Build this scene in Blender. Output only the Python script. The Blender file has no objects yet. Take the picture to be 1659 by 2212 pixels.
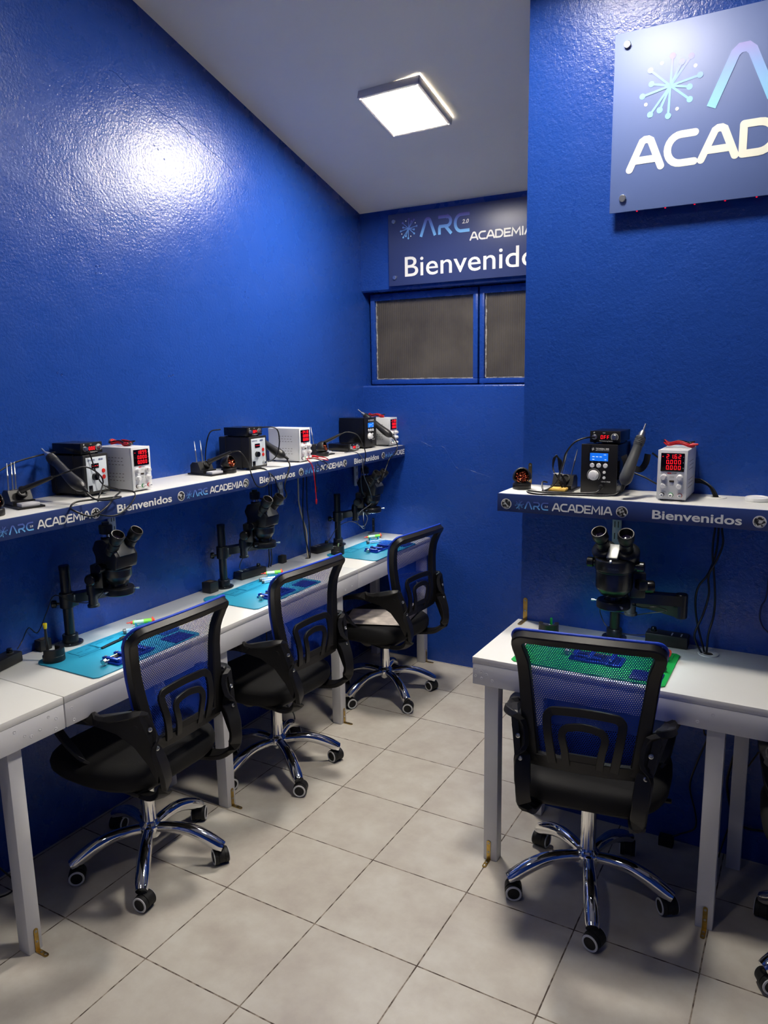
import bpy, bmesh, math, random
from mathutils import Vector, Matrix, Quaternion
random.seed(7)
PI = math.pi
SC = bpy.context.scene
COL = SC.collection
# ---------------------------------------------------------------- camera
cam_d = bpy.data.cameras.new('camera'); cam = bpy.data.objects.new('camera', cam_d); COL.objects.link(cam)
YAW, PITCH, ROLL, FPX = 0.52144, -0.17919, -0.01779, 1629.8
fw = Vector((-math.sin(YAW)*math.cos(PITCH), math.cos(YAW)*math.cos(PITCH), math.sin(PITCH)))
rt = fw.cross(Vector((0, 0, 1))).normalized(); up = rt.cross(fw)
r2 = math.cos(ROLL)*rt + math.sin(ROLL)*up; u2 = -math.sin(ROLL)*rt + math.cos(ROLL)*up
cam.matrix_world = Matrix(((r2.x, u2.x, -fw.x, 2.350), (r2.y, u2.y, -fw.y, -1.3445), (r2.z, u2.z, -fw.z, 1.6926), (0, 0, 0, 1)))
cam_d.sensor_fit = 'VERTICAL'; cam_d.sensor_height = 36.0; cam_d.lens = FPX/2212*36.0
cam_d.clip_start = 0.02
SC.camera = cam
# ---------------------------------------------------------------- light and exposure
SC.view_settings.view_transform = 'Standard'; SC.view_settings.look = 'None'
SC.view_settings.gamma = 1; SC.view_settings.use_curve_mapping = False
SC.view_settings.exposure = 0.64
PANEL = 120.0          # radiance of the ceiling panels
PANELS = [(0.715, 1.755, 1.0), (1.62, 0.80, 1.0), (1.2, -1.65, 0.3)]
w = bpy.data.worlds.new('world'); SC.world = w; w.use_nodes = True
w.node_tree.nodes['Background'].inputs[0].default_value = (0.5, 0.55, 0.7, 1)
w.node_tree.nodes['Background'].inputs[1].default_value = 0.05
CEIL0, SLOPE, YB, YR = 2.598, 0.309, 2.529, 1.342
def ceil_z(y): return CEIL0 + SLOPE*(YB - y)

# ---------------------------------------------------------------- materials
def srgb(r, g, b):
    f = lambda c: ((c/255+0.055)/1.055)**2.4 if c/255 > 0.04045 else c/255/12.92
    return (f(r), f(g), f(b), 1)
def N(nt, t, **k):
    n = nt.nodes.new(t)
    for a, b in k.items(): setattr(n, a, b)
    return n
def mth(nt, op, a, b=None, c=None):
    n = N(nt, 'ShaderNodeMath', operation=op)
    for i, v in enumerate((a, b, c)):
        if v is None: continue
        if hasattr(v, 'links'): nt.links.new(v, n.inputs[i])
        else: n.inputs[i].default_value = v
    return n.outputs[0]
def ramp(nt, fac, stops):
    n = N(nt, 'ShaderNodeValToRGB'); e = n.color_ramp.elements
    e[0].position, e[0].color = stops[0]; e[1].position, e[1].color = stops[-1]
    for p, c in stops[1:-1]:
        x = e.new(p); x.color = c
    nt.links.new(fac, n.inputs[0]); return n.outputs[0]
def mixc(nt, fac, a, b, mode='MIX'):
    n = N(nt, 'ShaderNodeMix', data_type='RGBA', blend_type=mode)
    for i, v in ((0, fac), (6, a), (7, b)):
        if hasattr(v, 'links'): nt.links.new(v, n.inputs[i])
        else: n.inputs[i].default_value = v
    return n.outputs[2]
def noise(nt, scale, detail=4, vec=None, rough=.5):
    n = N(nt, 'ShaderNodeTexNoise'); n.inputs['Scale'].default_value = scale; n.inputs['Detail'].default_value = detail
    n.inputs['Roughness'].default_value = rough
    if vec is not None: nt.links.new(vec, n.inputs['Vector'])
    return n.outputs[0]
def objco(nt): return N(nt, 'ShaderNodeTexCoord').outputs['Object']
MATS = {}
def mat(name, col, rough=.5, metal=0., spec=.5, bump=None, var=None, emit=None, es=0., alpha=None, coat=0., trans=0., ior=1.45):
    m = bpy.data.materials.new(name); m.use_nodes = True; nt = m.node_tree; p = nt.nodes['Principled BSDF']
    p.inputs['Base Color'].default_value = col; p.inputs['Roughness'].default_value = rough
    p.inputs['Metallic'].default_value = metal; p.inputs['Specular IOR Level'].default_value = spec
    p.inputs['Coat Weight'].default_value = coat; p.inputs['Transmission Weight'].default_value = trans; p.inputs['IOR'].default_value = ior
    if emit: p.inputs['Emission Color'].default_value = emit; p.inputs['Emission Strength'].default_value = es
    if alpha is not None: p.inputs['Alpha'].default_value = alpha
    co = None
    if bump:
        co = objco(nt); b = N(nt, 'ShaderNodeBump'); b.inputs['Strength'].default_value = bump[1]; b.inputs['Distance'].default_value = bump[2] if len(bump) > 2 else .002
        nt.links.new(noise(nt, bump[0], 5, co), b.inputs['Height']); nt.links.new(b.outputs[0], p.inputs['Normal'])
    if var:  # (scale, amount)
        co = co or objco(nt)
        f = noise(nt, var[0], 5, co)
        d = tuple(c*(1-var[1]) for c in col[:3])+(1,); l = tuple(min(1, c*(1+var[1])) for c in col[:3])+(1,)
        nt.links.new(ramp(nt, f, [(.3, d), (.7, l)]), p.inputs['Base Color'])
    MATS[name] = m; return m

def wall_paint():
    m = mat('blue_gloss_paint', srgb(24, 62, 168), .27, spec=.5); nt = m.node_tree; p = nt.nodes['Principled BSDF']
    co = objco(nt)
    big = noise(nt, 1.6, 4, co); f2 = noise(nt, 9, 5, co)
    c1 = ramp(nt, big, [(.3, srgb(27, 65, 148)), (.7, srgb(31, 70, 156))])
    c2 = mixc(nt, mth(nt, 'MULTIPLY', f2, .25), c1, srgb(28, 66, 148))
    nt.links.new(c2, p.inputs['Base Color'])
    nt.links.new(mth(nt, 'MULTIPLY_ADD', f2, .12, .215), p.inputs['Roughness'])
    b1 = N(nt, 'ShaderNodeBump'); b1.inputs['Strength'].default_value = .5; b1.inputs['Distance'].default_value = .0035
    nt.links.new(noise(nt, 95, 3, co, .6), b1.inputs['Height'])
    b2 = N(nt, 'ShaderNodeBump'); b2.inputs['Strength'].default_value = .5; b2.inputs['Distance'].default_value = .005
    nt.links.new(noise(nt, 9, 3, co), b2.inputs['Height']); nt.links.new(b1.outputs[0], b2.inputs['Normal'])
    nt.links.new(b2.outputs[0], p.inputs['Normal'])
    return m
def floor_tile():
    m = mat('beige_ceramic_tile', srgb(190, 184, 174), .38, spec=.5); nt = m.node_tree; p = nt.nodes['Principled BSDF']
    co = objco(nt); s = N(nt, 'ShaderNodeSeparateXYZ'); nt.links.new(co, s.inputs[0])
    U = .36
    wob = mth(nt, 'MULTIPLY', mth(nt, 'SUBTRACT', noise(nt, 3, 2, co), .5), .004)
    xs = mth(nt, 'DIVIDE', mth(nt, 'ADD', mth(nt, 'SUBTRACT', s.outputs[0], .3734-36*U), wob), U)
    ys = mth(nt, 'DIVIDE', mth(nt, 'ADD', mth(nt, 'ADD', s.outputs[1], 36*U), wob), U)
    fx, fy = mth(nt, 'FRACT', xs), mth(nt, 'FRACT', ys)
    dx = mth(nt, 'MINIMUM', fx, mth(nt, 'SUBTRACT', 1., fx)); dy = mth(nt, 'MINIMUM', fy, mth(nt, 'SUBTRACT', 1., fy))
    d = mth(nt, 'MINIMUM', dx, dy)
    wv = mth(nt, 'MULTIPLY_ADD', noise(nt, 22, 3, co), .0045, .0036)
    g = mth(nt, 'LESS_THAN', d, wv)
    cmb = N(nt, 'ShaderNodeCombineXYZ'); nt.links.new(mth(nt, 'FLOOR', xs), cmb.inputs[0]); nt.links.new(mth(nt, 'FLOOR', ys), cmb.inputs[1])
    wn = N(nt, 'ShaderNodeTexWhiteNoise'); nt.links.new(cmb.outputs[0], wn.inputs['Vector'])
    off = N(nt, 'ShaderNodeVectorMath', operation='ADD'); sc = N(nt, 'ShaderNodeVectorMath', operation='SCALE'); sc.inputs['Scale'].default_value = 7
    nt.links.new(wn.outputs['Color'], sc.inputs[0]); nt.links.new(co, off.inputs[0]); nt.links.new(sc.outputs[0], off.inputs[1])
    n1 = noise(nt, 7, 6, off.outputs[0], .6)
    base = ramp(nt, n1, [(.32, srgb(178, 170, 160)), (.5, srgb(190, 184, 173)), (.68, srgb(200, 196, 186))])
    base = mixc(nt, mth(nt, 'MULTIPLY', wn.outputs[0], .12), base, srgb(172, 166, 160))
    grout = ramp(nt, noise(nt, 30, 4, co), [(.42, srgb(70, 58, 50)), (.62, srgb(150, 138, 124))])
    nt.links.new(mixc(nt, g, base, grout), p.inputs['Base Color'])
    nt.links.new(mth(nt, 'MULTIPLY_ADD', g, .5, .36), p.inputs['Roughness'])
    b = N(nt, 'ShaderNodeBump'); b.inputs['Strength'].default_value = .35; b.inputs['Distance'].default_value = .002
    h = mth(nt, 'SUBTRACT', mth(nt, 'MULTIPLY', noise(nt, 45, 3, co), .25), g)
    nt.links.new(h, b.inputs['Height']); nt.links.new(b.outputs[0], p.inputs['Normal'])
    return m
def mesh_fabric(name, col, pitch=.0062, thr=.2):
    """woven net: hexagonal holes cut by a procedural lattice in object space"""
    m = mat(name, col, .6, spec=.3); nt = m.node_tree; p = nt.nodes['Principled BSDF']
    co = objco(nt); s = N(nt, 'ShaderNodeSeparateXYZ'); nt.links.new(co, s.inputs[0])
    k = 2*PI/(pitch*.866); x, z = s.outputs[0], s.outputs[2]
    a = mth(nt, 'COSINE', mth(nt, 'MULTIPLY', z, k))
    hx = mth(nt, 'MULTIPLY', x, k*.866); hz = mth(nt, 'MULTIPLY', z, k*.5)
    b = mth(nt, 'COSINE', mth(nt, 'ADD', hx, hz)); c = mth(nt, 'COSINE', mth(nt, 'SUBTRACT', hx, hz))
    f = mth(nt, 'ADD', a, mth(nt, 'ADD', b, c))
    hole = mth(nt, 'GREATER_THAN', f, thr)
    t = N(nt, 'ShaderNodeBsdfTransparent'); mx = N(nt, 'ShaderNodeMixShader')
    nt.links.new(hole, mx.inputs[0]); nt.links.new(p.outputs[0], mx.inputs[1]); nt.links.new(t.outputs[0], mx.inputs[2])
    nt.links.new(mx.outputs[0], nt.nodes['Material Output'].inputs[0])
    return m
def gradient_print(name, z0, z1, c0, c1, c2):
    m = mat(name, c0, .35); nt = m.node_tree; p = nt.nodes['Principled BSDF']
    s = N(nt, 'ShaderNodeSeparateXYZ'); nt.links.new(objco(nt), s.inputs[0])
    f = mth(nt, 'DIVIDE', mth(nt, 'SUBTRACT', s.outputs[2], z0), z1-z0)
    nt.links.new(ramp(nt, f, [(0, c0), (.55, c1), (1, c2)]), p.inputs['Base Color']); return m
def glass_ribbed():
    m = mat('dark_reeded_glass', srgb(84, 80, 72), .22, spec=.6); nt = m.node_tree; p = nt.nodes['Principled BSDF']
    co = objco(nt); s = N(nt, 'ShaderNodeSeparateXYZ'); nt.links.new(co, s.inputs[0])
    wv = mth(nt, 'SINE', mth(nt, 'MULTIPLY', s.outputs[0], 2*PI/.0125))
    b = N(nt, 'ShaderNodeBump'); b.inputs['Strength'].default_value = .35; b.inputs['Distance'].default_value = .002
    nt.links.new(wv, b.inputs['Height']); nt.links.new(b.outputs[0], p.inputs['Normal'])
    nt.links.new(ramp(nt, noise(nt, 5, 5, co), [(.3, srgb(72, 68, 62)), (.7, srgb(92, 87, 78))]), p.inputs['Base Color'])
    return m
def photo_print():
    m = mat('monochrome_photo_print', srgb(60, 60, 60), .5); nt = m.node_tree; p = nt.nodes['Principled BSDF']
    nt.links.new(ramp(nt, noise(nt, 130, 3, objco(nt), .5), [(.46, srgb(26, 26, 28)), (.5, srgb(90, 90, 88)), (.6, srgb(205, 205, 200))]), p.inputs['Base Color'])
    return m
WALL = wall_paint(); TILE = floor_tile()
CEILM = mat('white_ceiling_paint', srgb(240, 235, 220), .7, bump=(30, .25, .002), var=(2.5, .03))
WHITE = mat('white_painted_wood', srgb(214, 214, 216), .42, bump=(35, .25, .0015), var=(6, .03))
LAMI = mat('white_laminate', srgb(222, 221, 216), .32, var=(3, .015))
LEDGE = mat('white_edge_band', srgb(200, 200, 204), .4)
GAP = mat('dark_joint', srgb(60, 50, 40), .8)
FASC = mat('navy_vinyl_band', srgb(48, 66, 120), .38, var=(20, .05))
SIGNM = mat('navy_acrylic_sign', srgb(88, 108, 162), .5, spec=.8)
SIGNB = mat('dark_navy_acrylic_sign', srgb(54, 66, 112), .36, spec=.6)
LETW = mat('white_lettering', srgb(236, 236, 230), .4)
CREAM = mat('cream_lettering', srgb(240, 240, 226), .4)
LETG = gradient_print('blue_gradient_lettering_shelf', 1.235, 1.28, srgb(120, 196, 250), srgb(90, 130, 205), srgb(84, 84, 150))
LETR = gradient_print('blue_gradient_lettering_sign', 2.465, 2.66, srgb(150, 215, 252), srgb(150, 180, 240), srgb(176, 160, 220))
LETB = gradient_print('blue_gradient_lettering_back', 2.42, 2.54, srgb(130, 195, 245), srgb(95, 130, 200), srgb(84, 70, 140))
PHOTO = photo_print()
PLAS = mat('black_plastic', srgb(24, 23, 23), .42, bump=(220, .15, .0004))
PLASG = mat('grey_black_plastic', srgb(40, 40, 40), .38, bump=(180, .12, .0004))
PLASX = mat('glossy_black_plastic', srgb(14, 14, 15), .22)
SCOPE = mat('black_enamel', srgb(21, 22, 23), .3, spec=.6)
SCOPEG = mat('satin_grey_enamel', srgb(90, 92, 92), .35, metal=.3)
RUB = mat('black_rubber', srgb(20, 20, 20), .6)
CAB = mat('black_cable_sheath', srgb(18, 18, 19), .35)
CABB = mat('beige_cable_sheath', srgb(170, 160, 140), .5)
CABR = mat('red_cable_sheath', srgb(190, 18, 36), .4)
CHROME = mat('polished_chrome', (.82, .82, .82, 1), .06, metal=1)
STEEL = mat('brushed_steel', (.62, .62, .6, 1), .3, metal=1)
ZINC = mat('yellow_zinc_plate', srgb(190, 158, 88), .3, metal=1, var=(40, .25))
RAILM = mat('pale_grey_powder_coat', srgb(176, 184, 196), .4)
SEATF = mat('black_seat_fabric', srgb(11, 11, 12), .8, bump=(500, .6, .001))
NET = mesh_fabric('blue_mesh_fabric', srgb(26, 70, 190), .0066, .35)
NETB = mat('blue_fabric_piping', srgb(24, 66, 190), .6, bump=(400, .5, .001))
RING = mat('light_grey_plastic', srgb(205, 206, 208), .4)
PSUW = mat('off_white_powder_coat', srgb(212, 214, 216), .4)
PSUF = mat('white_plastic', srgb(228, 230, 232), .35)
KNOBW = mat('white_knob_plastic', srgb(236, 236, 236), .3)
PANW = mat('pale_blue_grey_panel', srgb(206, 214, 222), .35)
DISP = mat('black_display_glass', srgb(16, 8, 10), .12)
LED = mat('red_led_segment', srgb(255, 30, 40), .5, emit=srgb(255, 22, 34), es=.8)
LEDD = mat('red_led_dot', srgb(255, 20, 50), .5, emit=srgb(255, 10, 50), es=.5)
LCD = mat('blue_lcd', srgb(30, 120, 230), .3, emit=srgb(20, 110, 240), es=.4)
LCDW = mat('white_lcd_segment', srgb(220, 240, 255), .3, emit=srgb(200, 230, 255), es=.5)
REDB = mat('red_button_plastic', srgb(214, 46, 40), .35)
REDT = mat('red_terminal', srgb(200, 30, 40), .35)
GRNT = mat('green_terminal', srgb(30, 140, 70), .35)
COPP = mat('copper_wool_strand', srgb(206, 110, 80), .25, metal=1)
SPNG = mat('yellow_sponge', srgb(236, 192, 96), .85, bump=(300, .8, .002))
MATB = mat('teal_silicone', srgb(40, 142, 172), .45)
MATBD = mat('dark_teal_groove', srgb(16, 112, 140), .5)
MATG = mat('green_silicone', srgb(24, 160, 72), .45)
MATGD = mat('dark_green_groove', srgb(10, 100, 40), .5)
FIXB = mat('blue_anodised_metal', srgb(24, 62, 176), .3, metal=.4)
PCB = mat('dark_blue_board', srgb(22, 34, 104), .4)
TRAYB = mat('clear_blue_plastic', srgb(70, 130, 220), .15, alpha=.55)
CLEAR = mat('clear_plastic', srgb(220, 235, 240), .1, alpha=.28)
SYRG = mat('lime_green_paste', srgb(130, 214, 70), .3)
SYRW = mat('clear_syringe_barrel', srgb(225, 240, 232), .15, alpha=.6)
SYRR = mat('orange_red_cap', srgb(236, 74, 50), .4)
YEL = mat('yellow_cap_plastic', srgb(240, 214, 20), .35)
PAPR = mat('printed_paper', srgb(206, 196, 186), .7, var=(22, .25))
LITE = mat('warm_white_diffuser', (1, 1, 1, 1), .5, emit=(1.0, .93, .83, 1), es=PANEL)
SCLITE = mat('ring_light_diffuser', (1, 1, 1, 1), .5, emit=(.75, .92, 1.0, 1), es=30)
HOUS = mat('white_lamp_housing', srgb(214, 208, 204), .4)
def translucent_housing():
    nt = HOUS.node_tree; p = nt.nodes['Principled BSDF']; tr = N(nt, 'ShaderNodeBsdfTranslucent'); mx = N(nt, 'ShaderNodeMixShader')
    tr.inputs[0].default_value = (1, .93, .86, 1); mx.inputs[0].default_value = .006
    nt.links.new(p.outputs[0], mx.inputs[1]); nt.links.new(tr.outputs[0], mx.inputs[2]); nt.links.new(mx.outputs[0], nt.nodes['Material Output'].inputs[0])
translucent_housing()
GLASS = glass_ribbed()
LENS = mat('coated_lens_glass', srgb(20, 14, 34), .03, spec=1., coat=1)
PUTTY = mat('old_white_putty', srgb(150, 150, 150), .8, var=(60, .5))
SCREW = mat('zinc_screw', srgb(170, 170, 165), .3, metal=1)

# ---------------------------------------------------------------- mesh helpers
class MB:
    def __init__(s): s.bm = bmesh.new()
    def _add(s, verts, faces):
        vs = [s.bm.verts.new(v) for v in verts]
        for f in faces:
            try: s.bm.faces.new([vs[i] for i in f])
            except ValueError: pass
        return vs
    def box(s, c, d, rz=0, bev=0., rot=None, seg=2):
        b = bmesh.new(); bmesh.ops.create_cube(b, size=1)
        for v in b.verts: v.co = Vector((v.co.x*d[0], v.co.y*d[1], v.co.z*d[2]))
        if bev: bmesh.ops.bevel(b, geom=b.edges[:], offset=bev, segments=seg, affect='EDGES', profile=.5)
        M = Matrix.Translation(c) @ (rot.to_4x4() if rot else Matrix.Rotation(rz, 4, 'Z'))
        b.transform(M); s.merge(b); return s
    def merge(s, b):
        me = bpy.data.meshes.new('t'); b.to_mesh(me); b.free(); s.bm.from_mesh(me); bpy.data.meshes.remove(me)
    def tube(s, pts, r, n=10, cap=True, closed=False, ref=None, asp=1., square=False):
        """sweep an ellipse (or rectangle) along pts; r number or list; asp scales the ref axis"""
        P = [Vector(p) for p in pts]; m = len(P); R = r if isinstance(r, (list, tuple)) else [r]*m
        T = []
        for i in range(m):
            a = P[(i-1) % m] if (closed or i > 0) else P[0]; b = P[(i+1) % m] if (closed or i < m-1) else P[-1]
            T.append((b-a).normalized())
        if ref is None:
            u = T[0].orthogonal().normalized(); fr = [u]
            for i in range(1, m):
                q = T[i-1].rotation_difference(T[i]); u = q @ u; u = (u - T[i]*u.dot(T[i])).normalized(); fr.append(u)
        else:
            fr = []
            for i in range(m):
                f = Vector(ref[i]) if isinstance(ref, list) else Vector(ref)
                f = (f - T[i]*f.dot(T[i])).normalized(); fr.append(f)
        rings = []
        for i in range(m):
            u = fr[i]; v = T[i].cross(u)
            if square:
                hw, ht = R[i], R[i]*asp; c = min(hw, ht)*.25
                prof = [(ht, hw-c), (ht-c, hw), (-ht+c, hw), (-ht, hw-c), (-ht, -hw+c), (-ht+c, -hw), (ht-c, -hw), (ht, -hw+c)]
            else: prof = [(R[i]*asp*math.cos(2*PI*k/n), R[i]*math.sin(2*PI*k/n)) for k in range(n)]
            rings.append([s.bm.verts.new(P[i]+u*a+v*b) for a, b in prof])
        n = len(rings[0]); L = m if closed else m-1
        for i in range(L):
            A, B = rings[i], rings[(i+1) % m]
            for k in range(n): s.bm.faces.new((A[k], A[(k+1) % n], B[(k+1) % n], B[k]))
        if cap and not closed:
            s.bm.faces.new(rings[0][::-1]); s.bm.faces.new(rings[-1])
        return s
    def cyl(s, a, b, r, n=24, r2=None, bev=0):
        a, b = Vector(a), Vector(b)
        if bev:
            d = (b-a).normalized()*bev; rr = r2 if r2 is not None else r
            return s.tube([a, a+d, b-d, b], [r-bev, r, rr, rr-bev], n)
        return s.tube([a, b], [r, r if r2 is None else r2], n)
    def lathe(s, prof, c=(0, 0, 0), n=32, axis=None):
        """prof [(r,z)...] about local z through c; axis optional direction"""
        q = Vector((0, 0, 1)).rotation_difference(Vector(axis)) if axis is not None else Quaternion()
        c = Vector(c); rings = []
        for r, z in prof:
            if r < 1e-6: rings.append([s.bm.verts.new(c+q @ Vector((0, 0, z)))])
            else: rings.append([s.bm.verts.new(c+q @ Vector((r*math.cos(2*PI*k/n), r*math.sin(2*PI*k/n), z))) for k in range(n)])
        for A, B in zip(rings, rings[1:]):
            for k in range(n):
                j = (k+1) % n
                if len(A) == 1 and len(B) == 1: continue
                if len(A) == 1: s.bm.faces.new((A[0], B[k], B[j]))
                elif len(B) == 1: s.bm.faces.new((A[k], A[j], B[0]))
                else: s.bm.faces.new((A[k], A[j], B[j], B[k]))
        return s
    def prism(s, poly, z0, z1, fn=None):
        """extrude 2D poly; fn maps (x,y,z)->point"""
        fn = fn or (lambda x, y, z: (x, y, z)); n = len(poly)
        A = [s.bm.verts.new(fn(x, y, z0)) for x, y in poly]; B = [s.bm.verts.new(fn(x, y, z1)) for x, y in poly]
        s.bm.faces.new(A[::-1]); s.bm.faces.new(B)
        for i in range(n): s.bm.faces.new((A[i], A[(i+1) % n], B[(i+1) % n], B[i]))
        return s
    def build(s, name, m, parent=None, smooth=35, label=None):
        bmesh.ops.recalc_face_normals(s.bm, faces=s.bm.faces)
        me = bpy.data.meshes.new(name); s.bm.to_mesh(me); s.bm.free()
        me.materials.append(m)
        if smooth:
            me.polygons.foreach_set('use_smooth', [True]*len(me.polygons))
            try: me.set_sharp_from_angle(angle=math.radians(smooth))
            except Exception: pass
        o = bpy.data.objects.new(name, me); COL.objects.link(o)
        if parent: o.parent = parent
        if label: o['label'] = label
        return o
def box(name, c, d, m, parent=None, bev=.001, rz=0, label=None, rot=None):
    return MB().box(c, d, rz, bev, rot).build(name, m, parent, label=label)
def thing(name, label, cat, loc=(0, 0, 0), rz=0, group=None):
    o = bpy.data.objects.new(name, None); o.empty_display_size = .05; COL.objects.link(o)
    o.location = loc; o.rotation_euler = (0, 0, rz); o['label'] = label; o['category'] = cat
    if group: o['group'] = group
    return o
def tag(o, label, cat, group=None, loc=None):
    o['label'] = label; o['category'] = cat
    if group: o['group'] = group
    if loc: o.location = loc
    return o
def struct(o): o['kind'] = 'structure'; return o
def dup(root, loc, rz, label, group=None):
    r = root.copy(); COL.objects.link(r); r.location = loc; r.rotation_euler = (0, 0, rz); r['label'] = label
    if group: r['group'] = group
    for ch in list(root.children):
        c = ch.copy(); COL.objects.link(c); c.parent = r
        for g in list(ch.children):
            d = g.copy(); COL.objects.link(d); d.parent = c
    return r
def smooth_path(pts, k=6, closed=False):
    P = [Vector(p) for p in pts]; n = len(P); out = []
    L = n if closed else n-1
    for i in range(L):
        p0 = P[(i-1) % n] if (closed or i > 0) else P[0]*2-P[1]
        p1, p2 = P[i], P[(i+1) % n]
        p3 = P[(i+2) % n] if (closed or i < n-2) else P[-1]*2-P[-2]
        for j in range(k):
            t = j/k
            out.append(.5*((2*p1)+(p2-p0)*t+(2*p0-5*p1+4*p2-p3)*t*t+(3*p1-p0-3*p2+p3)*t**3))
    if not closed: out.append(P[-1])
    return out
def tubeobj(name, pts, r, m, parent=None, n=8, k=6, closed=False):
    return MB().tube(smooth_path(pts, k, closed), r, n, closed=closed).build(name, m, parent, 60)
def cable(pts, r, m, label, cat='cable', name='cable', group=None, k=6):
    P = [Vector(p) for p in pts]
    o = tubeobj(name, P, r, m, None, 8, k); return tag(o, label, cat, group)
def text_bm(mb, s, height, fn, width=None, weight=0., align=0):
    """filled text; cap height = height; fn maps flat (x,y)->3D; returns width"""
    cu = bpy.data.curves.new('t', 'FONT'); cu.body = s; cu.size = 1; cu.fill_mode = 'FRONT'; cu.offset = weight; cu.resolution_u = 4
    o = bpy.data.objects.new('t', cu); COL.objects.link(o)
    bpy.context.view_layer.update()
    dg = bpy.context.evaluated_depsgraph_get(); me = bpy.data.meshes.new_from_object(o.evaluated_get(dg))
    xs = [v.co.x for v in me.vertices]; x0, x1 = min(xs), max(xs)
    sy = height/.70; sx = sy if width is None else width/(x1-x0)
    vs = [mb.bm.verts.new(fn((v.co.x-x0)*sx, v.co.y*sy)) for v in me.vertices]
    for p in me.polygons:
        try: mb.bm.faces.new([vs[i] for i in p.vertices])
        except ValueError: pass
    COL.objects.unlink(o); bpy.data.objects.remove(o); bpy.data.curves.remove(cu); bpy.data.meshes.remove(me)
    return (x1-x0)*sx
LAY = [0]
def ribbon(mb, pts, w, fn, caps=True):
    """flat stroke of width w with mitred joints, optional round ends"""
    P = [Vector(p).to_2d() for p in pts]; n = len(P); L, R = [], []
    LAY[0] = (LAY[0]+1) % 5; o_ = Vector((0, -.00012*LAY[0], 0)); f0 = fn; fn = lambda *a: Vector(f0(*a))+o_
    for i in range(n):
        d1 = (P[i]-P[i-1]).normalized() if i > 0 else (P[1]-P[0]).normalized()
        d2 = (P[i+1]-P[i]).normalized() if i < n-1 else d1
        n1 = Vector((-d1.y, d1.x)); n2 = Vector((-d2.y, d2.x)); m = (n1+n2).normalized(); k = min(1.6, 1/max(.3, m.dot(n1)))
        L.append(P[i]+m*w/2*k); R.append(P[i]-m*w/2*k)
    vl = [mb.bm.verts.new(fn(*p)) for p in L]; vr = [mb.bm.verts.new(fn(*p)) for p in R]
    for i in range(n-1): mb.bm.faces.new((vl[i], vr[i], vr[i+1], vl[i+1]))
    if caps:
        if (P[0]-P[-1]).length < 1e-6: return
        for c, d, (a, b) in ((P[0], (P[0]-P[1]).normalized(), (L[0], R[0])), (P[-1], (P[-1]-P[-2]).normalized(), (R[-1], L[-1]))):
            nn = Vector((-d.y, d.x)); ar = [c+(nn*math.cos(t)+d*math.sin(t))*w/2 for t in [PI*j/8 for j in range(9)]]
            mb.bm.faces.new([mb.bm.verts.new(fn(*p)) for p in ar])
def disc(mb, cx, cy, r, fn, n=20):
    LAY[0] = (LAY[0]+1) % 5; o_ = Vector((0, -.00012*LAY[0], 0)); f0 = fn; fn = lambda *a: Vector(f0(*a))+o_
    mb.bm.faces.new([mb.bm.verts.new(fn(cx+r*math.cos(2*PI*k/n), cy+r*math.sin(2*PI*k/n))) for k in range(n)])
def arc(cx, cy, rx, ry, a0, a1, n=8):
    return [(cx+rx*math.cos(math.radians(a0+(a1-a0)*i/n)), cy+ry*math.sin(math.radians(a0+(a1-a0)*i/n))) for i in range(n+1)]
GLY = {  # stroke letters in a 1-high cell: (advance, strokes)
 'A': (1.1, [[(0.06, .08), (.42, .88), (.5, .93), (.6, .93), (.68, .88), (1.0, .08)], [(.24, .33), (.84, .33)]]),
 'C': (1.0, [[(.86, .92)]+arc(.46, .5, .38, .42, 90, 270, 12)+[(.86, .08)]]),
 'D': (1.08, [[(.1, .08), (.1, .92)], [(.1, .92)]+arc(.52, .5, .42, .42, 90, -90, 12)+[(.1, .08)]]),
 'E': (.92, [[(.8, .92), (.1, .92), (.1, .08), (.8, .08)], [(.1, .5), (.72, .5)]]),
 'M': (1.25, [[(.1, .06), (.18, .92), (.6, .3), (1.02, .92), (1.1, .06)]]),
 'I': (.36, [[(.14, .06), (.14, .94)]])}
def academia(mb, x0, y0, width, h, fn, sw=.2):
    s = 'ACADEMIA'; tot = sum(GLY[c][0] for c in s)-.08; kx = width/tot; x = x0
    for c in s:
        for st in GLY[c][1]:
            ribbon(mb, [(x+px*kx, y0+py*h) for px, py in st], sw*h, fn)
        x += GLY[c][0]*kx
def arc_logo(mb, x0, y0, width, h, fn, sw=.17):
    A = [(.0, 0), (.36, .86), (.44, .93), (.56, .93), (.64, .86), (1.0, 0)]
    Rr = [(.02, .93), (.62, .93)]+arc(.62, .68, .25, .25, 90, -90, 8)+[(.3, .43), (.14, .43), (.1, .35), (.1, 0)]
    R2 = [(.5, .43), (.92, 0)]
    C = [(1., .93), (.42, .93)]+arc(.42, .5, .38, .43, 100, 260, 10)+[(.42, .07), (1., .07)]
    k = width/3.36; hh = h
    for off, strokes in ((0, [A]), (1.2, [Rr, R2]), (2.34, [C])):
        for st in strokes: ribbon(mb, [(x0+(off+px)*k, y0+py*hh) for px, py in st], sw*h, fn, caps=False)
def burst(mb, cx, cy, r, fn, sw=.075):
    rays = [(88, 1.), (64, .82), (52, 1.1), (10, 1.02), (-13, .68), (-40, .9), (-92, 1.02), (-114, .84), (-128, 1.1), (-169, 1.0), (165, .7), (138, .98)]
    for a, l in rays:
        a = math.radians(a); x, y = math.cos(a)*l*r*.92, math.sin(a)*l*r*.92
        ribbon(mb, [(cx, cy), (cx+x, cy+y)], sw*r, fn, caps=False); disc(mb, cx+x, cy+y, .1*r, fn, 14)
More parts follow.
